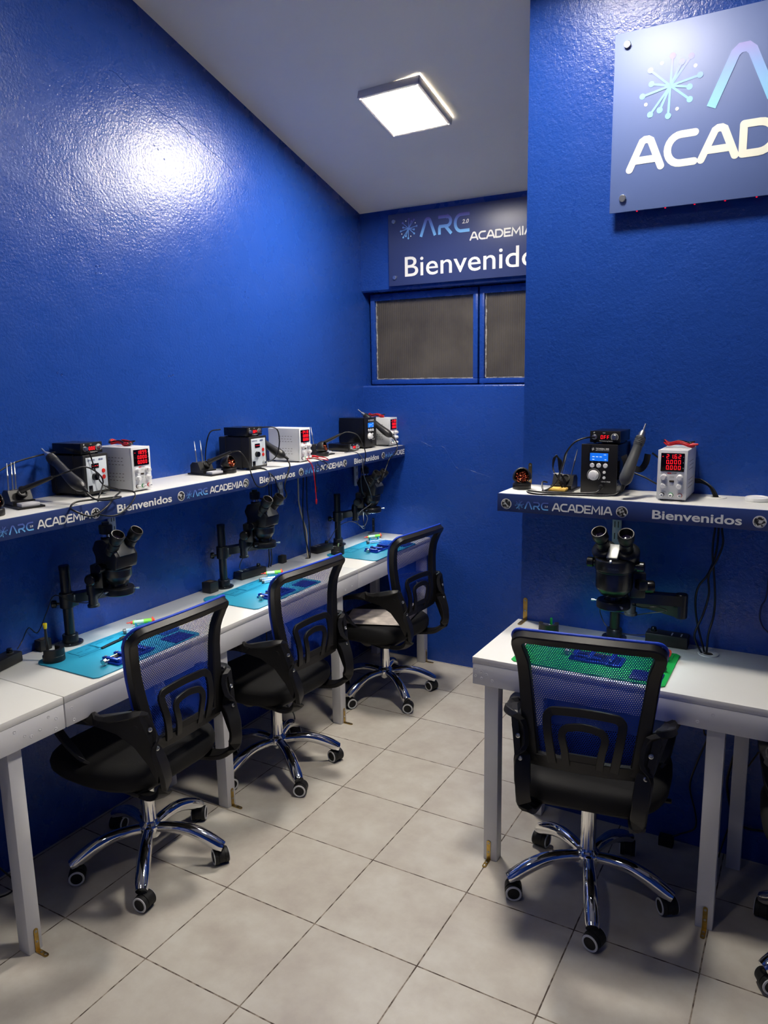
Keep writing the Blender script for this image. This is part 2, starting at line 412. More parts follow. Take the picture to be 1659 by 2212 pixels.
def burst_dots(mb, cx, cy, r, fn):
    for a, l in ((112, .82), (32, .9), (-72, .8), (-150, .9)):
        a = math.radians(a); disc(mb, cx+math.cos(a)*l*r, cy+math.sin(a)*l*r, .06*r, fn, 12)
SEG = {'0': 'abcdef', '1': 'bc', '2': 'abged', '4': 'fgbc', '5': 'afgcd', '6': 'afgedc', '8': 'abcdefg', '9': 'abcdfg', '3': 'abgcd', 'F': 'afge', '-': 'g', 'O': 'abcdef'}
def seven(mb, s, x0, z0, h, pitch, y):
    w = h*.52; t = h*.13
    P = dict(a=((0, h), (w, h)), b=((w, h), (w, h/2)), c=((w, h/2), (w, 0)), d=((0, 0), (w, 0)), e=((0, 0), (0, h/2)), f=((0, h/2), (0, h)), g=((0, h/2), (w, h/2)))
    x = x0
    for ch in s:
        if ch == '.': mb.box((x-pitch+w+t*1.4, y, z0), (t, .0006, t)); continue
        for k in SEG[ch]:
            (ax, az), (bx, bz) = P[k]; mb.box((x+(ax+bx)/2, y, z0+(az+bz)/2), (abs(ax-bx)*.82+t*.9 if ax != bx else t, .0006, abs(az-bz)*.82+t*.9 if az != bz else t))
        x += pitch
# ================================================================= room shell
X1, Y0 = 4.2, -3.3
TL = CEIL0
def yz(a, b): return lambda y, z, x: (x, y, z)
m = MB(); m.prism([(Y0, 0), (YB+.15, 0), (YB+.15, ceil_z(YB+.15)), (Y0, ceil_z(Y0))], -.12, 0, lambda y, z, x: (x, y, z))
wl = struct(m.build('wall_left', WALL, None, 0))
m = MB(); m.prism([(Y0, 0), (YB+.15, 0), (YB+.15, ceil_z(YB+.15)), (Y0, ceil_z(Y0))], X1, X1+.12, lambda y, z, x: (x, y, z))
struct(m.build('wall_right', WALL, None, 0))
m = MB(); m.box((X1/2, Y0-.06, ceil_z(Y0)/2), (X1, .12, ceil_z(Y0))); struct(m.build('wall_front', WALL, None, 0))
m = MB(); m.prism([(Y0, 0), (YB, 0)][:0] or [(Y0, ceil_z(Y0)), (YB+.15, ceil_z(YB+.15)), (YB+.15, ceil_z(YB+.15)+.12), (Y0, ceil_z(Y0)+.12)], -.12, X1+.12, lambda y, z, x: (x, y, z))
struct(m.build('ceiling', CEILM, None, 0))
m = MB(); m.box((X1/2, (Y0+YB)/2, -.05), (X1+.24, YB-Y0+.3, .1)); struct(m.build('floor', TILE, None, 0))
# back wall with the window recess
m = MB()
zs, zl, rx = 1.638, 2.165, 2.25
m.prism([(YB, 0), (YB+.15, 0), (YB+.15, zs-.004), (YB+.01, zs-.004), (YB+.003, zs-.0065), (YB, zs-.012)], 0, X1, lambda y, z, x: (x, y, z))
m.prism([(YB, zl+.008), (YB+.008, zl), (YB+.15, zl), (YB+.15, ceil_z(YB+.15)), (YB, ceil_z(YB))], 0, X1, lambda y, z, x: (x, y, z))
m.box(((rx+X1)/2, YB+.075, (zs+zl)/2), (X1-rx, .15, zl-zs+.01)); m.box((rx/2, YB+.135, (zs+zl)/2), (rx, .03, zl-zs+.01))
wb = struct(m.build('wall_back', WALL, None, 25))
# partition that the right bench stands against
m = MB(); m.prism([(YR, 0), (YR+.16, 0), (YR+.16, ceil_z(YR+.16)), (YR, ceil_z(YR))], 1.4085, X1, lambda y, z, x: (x, y, z))
wp = struct(m.build('wall_partition', WALL, None, 0))
# windows: frame and reeded pane
def window(name, xa, xb, za=1.668, zb=2.124):
    root = bpy.data.objects.new(name, None); COL.objects.link(root); root.location = (xa, YB+.062, za); struct(root)
    W, H = xb-xa, zb-za; f = MB(); t = .028
    f.box((W/2, .015, -t/2), (W+2*t, .03, t), bev=.003); f.box((W/2, .015, H+t/2), (W+2*t, .03, t+.01), bev=.003)
    f.box((-t/2, .015, H/2), (t, .03, H), bev=.003); f.box((W+t/2, .015, H/2), (t, .03, H), bev=.003)
    f.build('window_frame', WALL, root)
    box('pane', (W/2, .02, H/2), (W, .004, H), GLASS, root, 0)
    p = MB(); rnd = random.Random(3)
    for k in range(26):  # crumbled putty line along the edge of the pane
        p.box((.003+rnd.random()*.003, .0165, H*(k+.5)/26), (.004+rnd.random()*.004, .003, H/27))
        p.box((W*(k+.5)/26, .0165, .002+rnd.random()*.002), (W/27, .003, .003+rnd.random()*.003))
    p.build('putty_line', PUTTY, root)
window('window_1', .049, .672); window('window_2', .738, 1.36); window('window_3', 1.43, 2.05)
# raised filler ridges, chips and nail holes left in the wall
def wiggle(pts, amp, rnd):
    out = []
    for p in smooth_path(pts, 4): out.append(p + Vector((0 if abs(p.x) < 1e-4 else rnd.uniform(-amp, amp), 0 if abs(p.x) > 1e-4 else rnd.uniform(-amp, amp), rnd.uniform(-amp, amp))))
    return out
rnd = random.Random(5); m = MB()
crk = [(0, .782, 2.81), (0, .811, 2.81), (0, .853, 2.789), (0, .911, 2.763), (0, .957, 2.759), (0, 1.004, 2.744), (0, 1.052, 2.728), (0, 1.095, 2.73), (0, 1.137, 2.715), (0, 1.171, 2.687), (0, 1.19, 2.68)]
m.tube(wiggle(crk, .002, rnd), .0014, 6)
m.tube(wiggle([(0, 1.12, 2.72), (0, 1.18, 2.70), (0, 1.226, 2.688), (0, 1.271, 2.668), (0, 1.337, 2.646), (0, 1.386, 2.631), (0, 1.45, 2.60)], .002, rnd), .0013, 6)
m.build('filler_ridge', WALL, wl, 0)
m = MB()
for y, z in ((.65, 2.107), (.648, 2.082), (.668, 2.11), (.67, 2.085), (1.491, 2.086), (1.51, 2.06), (1.49, 2.065), (.444, 1.722), (.46, 1.715), (.976, 1.706), (.99, 1.706), (1.0, 1.71), (1.24, 2.705), (.629, 2.899), (.468, 2.544), (1.335, 2.182), (1.36, 2.19), (1.894, 1.855), (.98, 2.60), (1.0, 2.59), (1.03, 2.56)):
    m.lathe([(.0042, .0002), (.0035, .0012), (.002, .001), (0, -.0002)], (0, y, z), 8, (1, 0, 0))
m.build('nail_hole', WALL, wl, 0)
m = MB(); m.tube(wiggle([(.35, YB, 1.324), (.454, YB, 1.287), (.526, YB, 1.281), (.598, YB, 1.174), (.669, YB, 1.164), (.807, YB, 1.126)], .003, rnd), .0011, 6)
m.build('filler_ridge', WALL, wb, 0)

# ================================================================= signs
def sign_plate(name, x0, x1, z0, z1, yf, m_, label, caps):
    t = thing(name, label, 'sign', ((x0+x1)/2, yf, z0))
    ox, oz = (x0+x1)/2, z0
    box('plate', (0, .0025, (z1-z0)/2), (x1-x0, .005, z1-z0), m_, t, .0006)
    for x, z in caps:
        c = MB(); c.lathe([(0, -.008), (.0095, -.008), (.011, -.0065), (.011, 0), (.006, 0), (.006, .0295 if yf < 2 else .0165), (0, .0295 if yf < 2 else .0165)], (x-ox, 0, z-oz), 24, (0, 1, 0))
        c.build('standoff_bolt', STEEL, t)
    return t, ox, oz
YS = YR-.035
t, ox, oz = sign_plate('acrylic_sign', 1.704, 2.66, 2.204, 2.741, YS, SIGNM, 'large navy acrylic sign with cream ACADEMIA letters on the partition wall, cut by right edge', [(1.743, 2.704), (1.745, 2.246), (2.62, 2.704), (2.62, 2.246)])
fn = lambda x, z: (x-ox, -.0006, z-oz)
GR = gradient_print('lettering_gradient_big_sign', 2.465-2.204, 2.66-2.204, srgb(150, 215, 252), srgb(150, 185, 240), srgb(172, 158, 218))
m = MB(); burst(m, 1.878, 2.56, .092, fn); m.build('burst_logo', GR, t, 0)
m = MB(); burst_dots(m, 1.878, 2.56, .092, fn); m.build('burst_dot', LETW, t, 0)
m = MB(); arc_logo(m, 1.999, 2.477, .56, .162, fn); m.build('arc_lettering', GR, t, 0, 'blue to lilac ARC lettering')
m = MB(); academia(m, 1.757, 2.322, .80, .1, fn, .22); m.build('academia_lettering', CREAM, t, 0, 'cream white ACADEMIA lettering')
m = MB(); text_bm(m, '2.0', .028, lambda x, z: (2.51+x-ox+z*.25, -.0008, 2.56+z-oz), .06, .02); m.build('version_lettering', LETW, t, 0)
for k in range(10):
    m = MB(); m.lathe([(.0028, 0), (.0028, .002), (0, .003)], (1.791+.0875*k-ox, .004, -.0005), 10, (0, 0, -1)); m.build('led_dot', LEDD, t, 0, 'red light dot')
YS = YB-.022
t, ox, oz = sign_plate('welcome_sign', .197, 1.23, 2.185, 2.566, YS, SIGNB, 'dark navy acrylic welcome sign bolted above the window, reading Bienvenidos', [(.233, 2.527), (.235, 2.229), (1.194, 2.527), (1.194, 2.229)])
fn2 = lambda x, z: (x-ox, -.0006, z-oz)
GB = gradient_print('lettering_gradient_welcome_sign', 2.425-2.185, 2.53-2.185, srgb(130, 195, 245), srgb(98, 136, 204), srgb(84, 70, 142))
m = MB(); burst(m, .325, 2.482, .054, fn2); m.build('burst_logo', GB, t, 0)
m = MB(); burst_dots(m, .325, 2.482, .054, fn2); m.build('burst_dot', LETW, t, 0)
m = MB(); arc_logo(m, .40, 2.431, .289, .096, fn2); m.build('arc_lettering', GB, t, 0, 'blue to purple ARC lettering')
m = MB(); academia(m, .689, 2.383, .345, .042, fn2, .2); m.build('academia_lettering', LETW, t, 0)
m = MB(); text_bm(m, '2.0', .020, lambda x, z: (.644+x-ox+z*.25, -.0008, 2.474+z-oz), .036, .02); m.build('version_lettering', LETW, t, 0)
m = MB(); text_bm(m, 'Bienvenidos', .106, lambda x, z: (.299+x-ox, -.0006, 2.230+z-oz), .83, .004); m.build('bienvenidos_lettering', LETW, t, 0)

# ================================================================= ceiling lamps
def panel(x, y, s, label):
    t = thing('ceiling_panel_light', label, 'ceiling light', (x, y, ceil_z(y)), 0, 'square ceiling panel lights')
    t.rotation_euler = (-math.atan(SLOPE), 0, math.radians(-3))
    m = MB()
    for a, b in ((1, 0), (-1, 0), (0, 1), (0, -1)):
        m.box((a*.1475, b*.1475, -.0175), (.005 if a else .30, .005 if b else .30, .035), bev=.0015)
        m.box((a*.1415, b*.1415, -.0335), (.012 if a else .29, .012 if b else .29, .003), bev=.001)
    m.build('housing', HOUS, t)
    m = MB(); m.box((0, 0, -.026), (.284, .284, .013), bev=.001)
    lm = LITE
    if s != 1.0:
        lm = LITE.copy(); lm.node_tree.nodes['Principled BSDF'].inputs['Emission Strength'].default_value = PANEL*s
    m.build('diffuser', lm, t, 0)
panel(*PANELS[0], 'square glowing panel light on the sloping ceiling above the left benches')
panel(*PANELS[1], 'square panel light on the ceiling above the right bench')
panel(*PANELS[2], 'square panel light on the ceiling nearest the room entrance')

# ================================================================= benches
H = .756
def bracket(parent, p, out, w=.014, hv=.075, hf=.048, name='corner_bracket', m_=ZINC):
    """L plate: vertical leaf against the leg at p (bottom), foot leaf along out"""
    o = Vector(out); s = Vector((-o.y, o.x, 0)); P = Vector(p); b = MB()
    def leaf(a, d, nrm, L):
        pts = [(-w/2, 0), (w/2, 0), (w/2, L-w/2)]+[(w/2*math.cos(t), L-w/2+w/2*math.sin(t)) for t in [PI*j/8 for j in range(1, 8)]]+[(-w/2, L-w/2)]
        b.prism(pts, 0, .0022, lambda x, y, z: a+s*x+d*y+nrm*z)
    leaf(P, Vector((0, 0, 1)), o, hv); leaf(P, o, Vector((0, 0, 1)), hf)
    br = b.build(name, m_, parent, 30, label='yellow zinc angle bracket')
    for c, nrm in ((P+Vector((0, 0, hv-.01))+o*.002, o), (P+Vector((0, 0, hv*.42))+o*.002, o), (P+o*(hf-.01)+Vector((0, 0, .002)), Vector((0, 0, 1))), (P+o*(hf*.4)+Vector((0, 0, .002)), Vector((0, 0, 1)))):
        q = MB(); q.lathe([(.0042, 0), (.0038, .0012), (.0018, .0016), (0, .0008)], c, 12, nrm); q.build('screw', SCREW, br)
    return br
def screws_on_apron(parent, pts, nrm):
    for p in pts:
        q = MB(); q.lathe([(.0055, .0002), (.0045, .0008), (.003, .0006), (.0016, -.0012), (0, -.0012)], p, 10, nrm); q.build('screw_hole', WHITE, parent, 30)
def bench_left(name, ya, yb, legs, label, screws=()):
    D = .4376; t = thing(name, label, 'workbench', (D/2, (ya+yb)/2, 0)); oy = (ya+yb)/2; ox = D/2
    m = MB(); m.box((.002-ox+(D-.002)/2, 0, H-.011), (D-.003, yb-ya, .022), bev=.0015); m.build('tabletop', LAMI, t)
    m = MB(); m.box((D-.012-ox, 0, H-.022-.039), (.022, yb-ya-.001, .078), bev=.002); m.build('apron', WHITE, t)
    m = MB(); m.box((.013-ox, 0, H-.022-.039), (.02, yb-ya-.01, .078), bev=.002); m.build('rear_rail', WHITE, t)
    for k, y in enumerate(legs):
        m = MB(); m.box((.395-ox, y+.0225-oy, (H-.022)/2), (.05, .045, H-.023), bev=.002); m.build('leg', WHITE, t)
        m = MB(); m.box((.075-ox, y+.0225-oy, (H-.022)/2), (.045, .045, H-.023), bev=.002); m.build('leg', WHITE, t)
        bracket(t, (.4205-ox, y+.026-oy, .0015), (1, 0, 0))
    screws_on_apron(t, [(D-.001-ox, y-oy, z) for y, z in screws], (1, 0, 0))
    return t
bench_left('workbench', -.86, .0245, [-.16, -.80], 'white painted workbench section along the left wall, nearest the camera, cut by the left edge', [(-.03, .715), (-.005, .70), (-.01, .668), (-.06, .69), (-.09, .68), (-.14, .715), (-.11, .69)])
bench_left('workbench', .0275, 1.718, [.725, 1.556], 'white workbench section along the left wall holding two teal mats', [(.05, .71), (.055, .67), (.68, .70), (.72, .685), (1.48, .69), (1.55, .70), (1.60, .68), (1.66, .715), (1.66, .685)])
bench_left('workbench', 1.7205, 2.526, [2.467-.002], 'white workbench section along the left wall, standing in the far corner under the window', [(1.75, .71), (1.75, .68), (2.49, .71), (2.50, .68), (2.47, .70), (2.505, .70), (2.515, .67)])
xa, xb = 1.399, 3.3; D = YR-.002-.890; ox, oy = (xa+xb)/2, .890+D/2
t = thing('workbench', 'white painted workbench with a green mat, standing against the partition wall on the right', 'workbench', (ox, oy, 0))
m = MB(); m.box((0, 0, H-.011), (xb-xa, D, .022), bev=.0015); m.build('tabletop', LAMI, t)
m = MB(); m.box((0, .902-oy, H-.022-.037), (xb-xa-.002, .022, .074), bev=.002); m.build('apron', WHITE, t)
m = MB(); m.box((0, YR-.014-oy, H-.022-.037), (xb-xa-.002, .02, .074), bev=.002); m.build('rear_rail', WHITE, t)
for x in (1.434, 2.134, 2.84):
    m = MB(); m.box((x+.025-ox, .9355-oy, (H-.022)/2), (.05, .043, H-.023), bev=.002); m.build('leg', WHITE, t)
    m = MB(); m.box((x+.075-ox, 1.285-oy, (H-.022)/2), (.045, .045, H-.023), bev=.002); m.build('leg', WHITE, t)
    bracket(t, (x+(.02 if x < 2 else .028)-ox, .9135-oy, .0015), (0, -1, 0))
screws_on_apron(t, [(x-ox, .8912-oy, z) for x, z in ((1.41, .715), (1.432, .708), (1.41, .69), (1.432, .684), (1.45, .700), (2.15, .71), (2.11, .68), (1.47, .682))], (0, -1, 0))
for n_, p, label in (('angle_bracket', (1.427, YR-.001, H+.0005), 'yellow zinc angle bracket fixing the right bench to the partition wall, beside the black pot'),):
    bt = thing(n_, label, 'bracket', p); b_ = bracket(bt, (0, 0, 0), (0, -1, 0), .016, .087, .07, 'plate')
bt = thing('angle_bracket', 'yellow zinc angle bracket standing up behind the right shelf, beside the copper wool ball', 'bracket', (1.437, YR-.001, 1.2845)); bracket(bt, (0, 0, 0), (0, -1, 0), .013, .079, .05, 'plate')
bt = thing('angle_bracket', 'dark angle bracket in the far corner of the left bench, below the window', 'bracket', (.05, YB-.001, H+.0005)); bracket(bt, (0, 0, 0), (0, -1, 0), .016, .085, .06, 'plate', PLASG)

# ================================================================= shelves
def med(parent, fn, r=.0185):
    m = MB(); disc(m, 0, 0, r, lambda x, z: fn(x, z, 0), 28); o = m.build('medallion', LETW, parent, 0, label='round black and white photo sticker')
    m = MB(); disc(m, 0, 0, r*.86, lambda x, z: fn(x, z, 2), 28); m.build('photo', PHOTO, o, 0)
def shelf(name, L, depth, z, label, items, place, rails, railx):
    """local: x along the shelf, y from front (0) to wall (depth), z up from the board underside"""
    t = thing(name, label, 'shelf', *place); zt = z
    m = MB(); m.box((L/2, depth/2+.005, -.009), (L, depth-.012, .018), bev=.001); m.build('board', LAMI, t)
    m = MB(); m.box((L/2, .005, -.031), (L, .010, .062), bev=.001); m.build('fascia', FASC, t, label='navy vinyl covered front edge')
    for x in rails:
        m = MB(); m.box((x, depth-.0165+railx, -.128), (.030, .012, .216), bev=.002); r_ = m.build('slotted_rail', RAILM, t)
        m = MB()
        for k in range(4):
            for dx in (-.006, .006): m.box((x+dx, depth-.0232+railx, -.08-.042*k), (.0028, .001, .022))
        m.build('rail_slot', GAP, r_)
        m = MB(); m.prism([(.04, -.0185), (.04, -.03), (depth-.03, -.062), (depth-.0225, -.062), (depth-.0225, -.0185)], x-.002, x+.002, lambda y, z_, xx: (xx, y, z_)); m.build('bracket_arm', RAILM, t)
    for kind, x in items:
        f = lambda a, b, lay=0, x=x: (x+a, -.0006-.0004*lay, -.035+b)
        zc = 0
        if kind == 'm': med(t, f)
        elif kind == 'a':
            m = MB(); burst(m, 0, .0, .0155, lambda a, b: f(a, b)); m.build('burst_logo', GSH, t, 0)
            m = MB(); arc_logo(m, .020, -.013, .082, .026, lambda a, b: f(a, b)); m.build('arc_lettering', GSH, t, 0)
            m = MB(); text_bm(m, '2.0', .0055, lambda a, b: f(a+.089, b-.003, 1), .011, .02); m.build('version_lettering', LETW, t, 0)
            m = MB(); academia(m, .115, -.0135, .196, .027, lambda a, b: f(a, b), .19); m.build('academia_lettering', LETW, t, 0)
        elif kind == 'b':
            m = MB(); text_bm(m, 'Bienvenidos', .027, lambda a, b: f(a, b-.0135), .256, .022); m.build('bienvenidos_lettering', LETW, t, 0)
    return t
GSH = gradient_print('lettering_gradient_shelf', -.047, -.02, srgb(120, 196, 250), srgb(95, 138, 215), srgb(88, 90, 165))
# left shelf: local x -> world Y, front faces +X
seq = []; b0 = -.006
ya = -.56
for k in range(-1, 4):
    o = b0 + .7715*k
    if k == 3: pass
    for kind, d in (('a', 0), ('m', .335), ('b', .425), ('m', .729)):
        y = o+d
        if k == 3: continue
        if y > ya+.02 and not (k == 2 and kind == 'x'): seq.append((kind, y-ya))
seq = [(k_, x) for k_, x in seq if k_ == 'm' and x < 2.50-ya+.02 or x+{'a': .31, 'b': .256, 'm': .02}[k_] < 2.515-ya]
sl = shelf('shelf', 2.52-ya, .277, 1.291, 'long white wall shelf with a navy lettered front along the left wall', seq, ((.277, ya, 1.291), PI/2), [.61-ya, 1.67-ya, 2.395-ya], 0)
# the last lettering runs off the end of the band
m = MB(); burst(m, 0, 0, .0155, lambda a, b: (2.302-ya+a, -.0006, -.035+b)); m.build('burst_logo', GSH, sl, 0)
m = MB(); arc_logo(m, .018, -.013, .072, .026, lambda a, b: (2.302-ya+a, -.0006, -.035+b)); m.build('arc_lettering', GSH, sl, 0)
def acade(mb, x0, y0, kx, h, fn):
    x = x0
    for c in 'ACADE':
        for st in GLY[c][1]: ribbon(mb, [(x+px*kx, y0+py*h) for px, py in st], .19*h, fn)
        x += GLY[c][0]*kx
m = MB(); acade(m, 2.402-ya, -.0485, .0215, .027, lambda a, b: (a, -.0006, b)); m.build('academia_lettering', LETW, sl, 0)
sr = shelf('shelf', 1.8, .25, 1.284, 'white wall shelf with a navy lettered front on the right partition wall', [('m', .033), ('a', .08), ('m', .423), ('b', .516), ('m', .819), ('a', .87), ('m', 1.20), ('b', 1.29)], ((1.405, YR-.25, 1.284), 0), [.358, 1.16], 0)
# ================================================================= office chairs
def yb(z):   # side curve of the backrest
    pts = [(.50, -.205), (.56, -.213), (.64, -.214), (.72, -.207), (.80, -.204), (.86, -.212), (.91, -.232), (.95, -.262), (1.0, -.31)]
    for (a, ya_), (b, yb_) in zip(pts, pts[1:]):
        if z <= b:
            t = (z-a)/(b-a); return ya_+(yb_-ya_)*t
    return pts[-1][1]
def back_pt(x, z, off=0):
    d = (yb(z+.01)-yb(z-.01))/.02; nrm = Vector((0, 1, -d)).normalized()
    return Vector((x, yb(z)+.02*(x/.2)**2, z))+nrm*off, nrm
def half_w(z): return .150+(.196-.150)*min(1, max(0, (z-.545)/.40))
def make_chair(label):
    t = thing('office_chair', label, 'office chair', (0, 0, 0), 0, 'black and blue mesh office chairs')
    # seat cushion: stacked rounded outlines, front edge rolled down
    m = MB(); rings = []
    for z, s in ((.392, .86), (.396, .95), (.410, .99), (.436, 1.0), (.455, .975), (.466, .92), (.471, .80), (.473, .45), (.473, .05)):
        ring = []
        for k in range(44):
            a = 2*PI*k/44; c, q = math.cos(a), math.sin(a); e = .55
            x = math.copysign(abs(c)**e, c)*.246*s; y = math.copysign(abs(q)**e, q)*.235*s+.035
            if y < 0: x *= 1-.10*min(1, -y/.2)
            zz = z-(.9*max(0, y-.13)**2 if z > .42 else .35*max(0, y-.13)**2)-.12*max(0, abs(x)-.17)**1.2*(z > .45)
            ring.append(m.bm.verts.new((x, y, zz)))
        rings.append(ring)
    for A, B in zip(rings, rings[1:]):
        for k in range(44): m.bm.faces.new((A[k], A[(k+1) % 44], B[(k+1) % 44], B[k]))
    m.bm.faces.new(rings[0][::-1]); m.bm.faces.new(rings[-1])
    m.build('seat_cushion', SEATF, t, 60)
    m = MB(); m.box((0, .03, .383), (.36, .38, .02), bev=.008); m.build('seat_pan', PLAS, t)
    m = MB(); m.box((0, .0, .358), (.13, .2, .035), bev=.01); m.cyl((0, 0, .30), (0, 0, .35), .032)
    m.tube([(.05, .03, .36), (.14, .03, .355), (.215, .03, .352)], .005, 8); m.box((.228, .03, .352), (.04, .02, .009), bev=.003)
    m.build('tilt_mechanism', PLAS, t)
    # backrest frame: a rounded trapezoid swept with a flat section
    zt, zb = .940, .545
    loop = []
    cr = .03
    corners = [(-half_w(zb), zb), (-half_w(.65), .65), (-half_w(.75), .75), (-half_w(.85), .85), (-half_w(zt)-.004, zt-cr), (-half_w(zt)+.010, zt-.004), (-half_w(zt)+cr+.01, zt)]
    right = [(-x, z) for x, z in corners[::-1]]
    top = [(x, zt+.006*(1-(x/.16)**2)) for x in (-.12, -.06, 0, .06, .12)]
    pl = corners+top+right
    pl2 = [p.to_2d() for p in smooth_path([(x, z, 0) for x, z in pl], 3)]
    P, Rf, W = [], [], []
    for x, z in pl2:
        p, n_ = back_pt(x, z); P.append(p); Rf.append(n_)
        W.append(.017+.004*min(1, max(0, (.9-z)/.3)))
    m = MB(); m.tube(P, W, ref=Rf, asp=.78, square=True); m.build('backrest_frame', PLAS, t, 30)
    P = []; Rf = []
    for k in range(13):
        x = -.165+.33*k/12; p, n_ = back_pt(x, .552, -.004); P.append(p); Rf.append(n_)
    m = MB(); m.tube(P, .021, ref=Rf, asp=.45, square=True); m.build('lower_crossbar', PLAS, t, 30)
    # lumbar support: two nested arches rising from the crossbar
    def arch(w0, w1, h, wd):
        pts = [(-w0, .556), (-w0-(w1-w0)*.4, .61), (-w1+.001, h-.028), (-w1+.008, h-.009), (-w1+.026, h-.001)]
        pts += [(0, h+.004)]+[(-x, z) for x, z in pts[::-1]]
        P, Rf = [], []
        for p in smooth_path([(x, z, 0) for x, z in pts], 4):
            q, n_ = back_pt(p.x, p.y, -.012-.012*math.sin(PI*min(1, (p.y-.55)/.17))); P.append(q); Rf.append(n_)
        return P, Rf, wd
    m = MB()
    P, Rf, wd = arch(.088, .108, .716, .0125); m.tube(P, wd, ref=Rf, asp=.4, square=True)
    P, Rf, wd = arch(.047, .062, .676, .0110); m.tube(P, wd, ref=Rf, asp=.4, square=True)
    P, Rf = [], []
    for k in range(7):
        x = -.05+.1*k/6; p, n_ = back_pt(x, .584, -.016); P.append(p); Rf.append(n_)
    m.tube(P, .011, ref=Rf, asp=.35, square=True)
    m.build('lumbar_support', PLAS, t, 30)
    # mesh sheet stretched on the sitter's side of the frame
    m = MB(); nz, nx = 30, 12; G = []
    for i in range(nz+1):
        z = .545+(.948-.545)*i/nz; hw = half_w(z)+.014-(.012*max(0, (z-.925)/.023)**2 if z > .925 else 0); row = []
        for j in range(nx+1):
            p, n_ = back_pt(-hw+2*hw*j/nx, z, .0175); row.append(m.bm.verts.new(p))
        G.append(row)
    for i in range(nz):
        for j in range(nx): m.bm.faces.new((G[i][j], G[i][j+1], G[i+1][j+1], G[i+1][j]))
    m.build('mesh_back', NET, t, 60, label='see-through blue mesh')
    P = []
    for x, z in pl2:
        k = 1+.016/max(.05, abs(x)) if z < zt-.02 else 1.07
        q, _ = back_pt(x*min(k, 1.12), z+(.010 if z > zt-.03 else 0), .0155); P.append(q)
    m = MB(); m.tube(P, .0052, 8); m.build('mesh_piping', NETB, t, 60, label='blue fabric edge')
    # side brackets that become the armrests
    for s in (-1, 1):
        path = [(.115, .02, .372), (.135, -.06, .372), (.148, -.14, .372), (.156, -.215, .385), (.160, -.262, .42), (.163, -.278, .465), (.168, -.268, .52), (.174, -.246, .575), (.182, -.228, .63), (.196, -.212, .672),
                (.218, -.17, .671), (.232, -.10, .657), (.240, -.02, .644), (.242, .06, .624), (.243, .112, .603), (.241, .122, .580), (.236, .098, .545), (.222, .05, .49), (.200, .01, .42), (.17, -.008, .380), (.13, -.008, .368)]
        P = smooth_path([(s*x, y, z) for x, y, z in path], 4)
        W = []
        for p in P:
            f = .022
            if p.y < -.2 and p.z > .5: f = .024
            if p.z > .64 and p.y > -.22: f = .027 if p.y < -.12 else .021
            if p.y > .0 and p.z < .62: f = .015
            W.append(f)
        m = MB(); m.tube(P, W, ref=(0, 0, 1) and [(Vector((0, -1, .2)) if False else (Vector((p.x*0, 0, 0))+Vector((0, -(p.z-.53), (p.y+.08))))) for p in P], asp=.42, square=True)
        # web plate that widens the bracket where it is bolted to the frame
        m.prism([(-.205, .694), (-.232, .684), (-.246, .63), (-.260, .565), (-.272, .50), (-.258, .455), (-.225, .515), (-.185, .572), (-.13, .606), (-.06, .622), (.02, .622), (-.02, .645), (-.10, .668)], s*.0, s*.020, lambda y, z, x: (x+s*(.160+.07*min(1, max(0, (z-.47)/.2))*(.35+.65*min(1, max(0, (y+.26)/.2)))), y, z))
        a = m.build('armrest', PLAS, t, 32)
        for y, z in ((-.238, .635), (-.252, .572)):
            q = MB(); q.lathe([(.0075, 0), (.007, .003), (.0045, .004), (.003, .0015), (0, .0015)], (s*(.186 if z > .6 else .176), y-.010, z), 14, (s*.25, -1, .15)); q.build('bolt', STEEL, a)
    # gas lift and star base
    m = MB(); m.cyl((0, 0, .13), (0, 0, .315), .0245, 32); m.build('gas_lift', CHROME, t, 40)
    m = MB(); m.lathe([(0, .098), (.034, .098), (.037, .104), (.040, .135), (.036, .146), (.030, .150), (.0255, .158), (0, .158)], (0, 0, 0), 40); m.build('base_hub', CHROME, t, 40)
    for k in range(5):
        m = MB(); pts = [(0, .02, .126), (0, .07, .131), (0, .13, .128), (0, .18, .113), (0, .222, .092), (0, .255, .072), (0, .268, .066)]
        m.tube(smooth_path(pts, 4), [(.0175+.0055*math.sin(PI*min(1, i/25)**1.4)) for i in range(25)], 14, ref=(1, 0, 0), asp=1.05)
        lg = m.build('base_leg', CHROME, t, 60); lg.rotation_euler = (0, 0, 2*PI*k/5)
        c = MB(); sp = (k*67 % 100)/100*2-1
        c.cyl((0, 0, .05), (0, 0, .069), .0085, 14)
        n = 12; A = []
        for i in range(n+1):
            a = math.radians(-25+235*i/n); A.append((math.cos(a)*.0285, .029+math.sin(a)*.0285))
        c.prism(A+[(0, .022)], -.0105, .0105, lambda y, z, x: (x, y+.008, z))
        ca = c.build('caster', RUB, t, 30); base = Matrix.Rotation(2*PI*k/5, 4, 'Z') @ Matrix.Translation((0, .258, 0))
        ca.location = base.to_translation(); ca.rotation_euler = (0, 0, 2*PI*k/5+[2.2, .5, -1.1, 2.9, 1.0][k])
        for sx in (-1, 1):
            q = MB(); q.lathe([(0, 0), (.0195, 0), (.0275, .001), (.0275, .0125), (.0255, .0150), (.020, .0158), (.0195, .0140), (0, .0145)], (sx*.0107, .008, .0277), 32, (sx, 0, 0)); q.build('wheel', RUB, ca)
            q = MB(); q.lathe([(.0195, .0152), (.0203, .0170), (.0250, .0168), (.0262, .0145), (.0195, .0152)], (sx*.0107, .008, .0277), 32, (sx, 0, 0)); q.build('wheel_ring', RING, ca, label='light grey ring')
    return t
ch = make_chair('blue mesh office chair tucked under the right bench, seen from behind beneath the green mat')
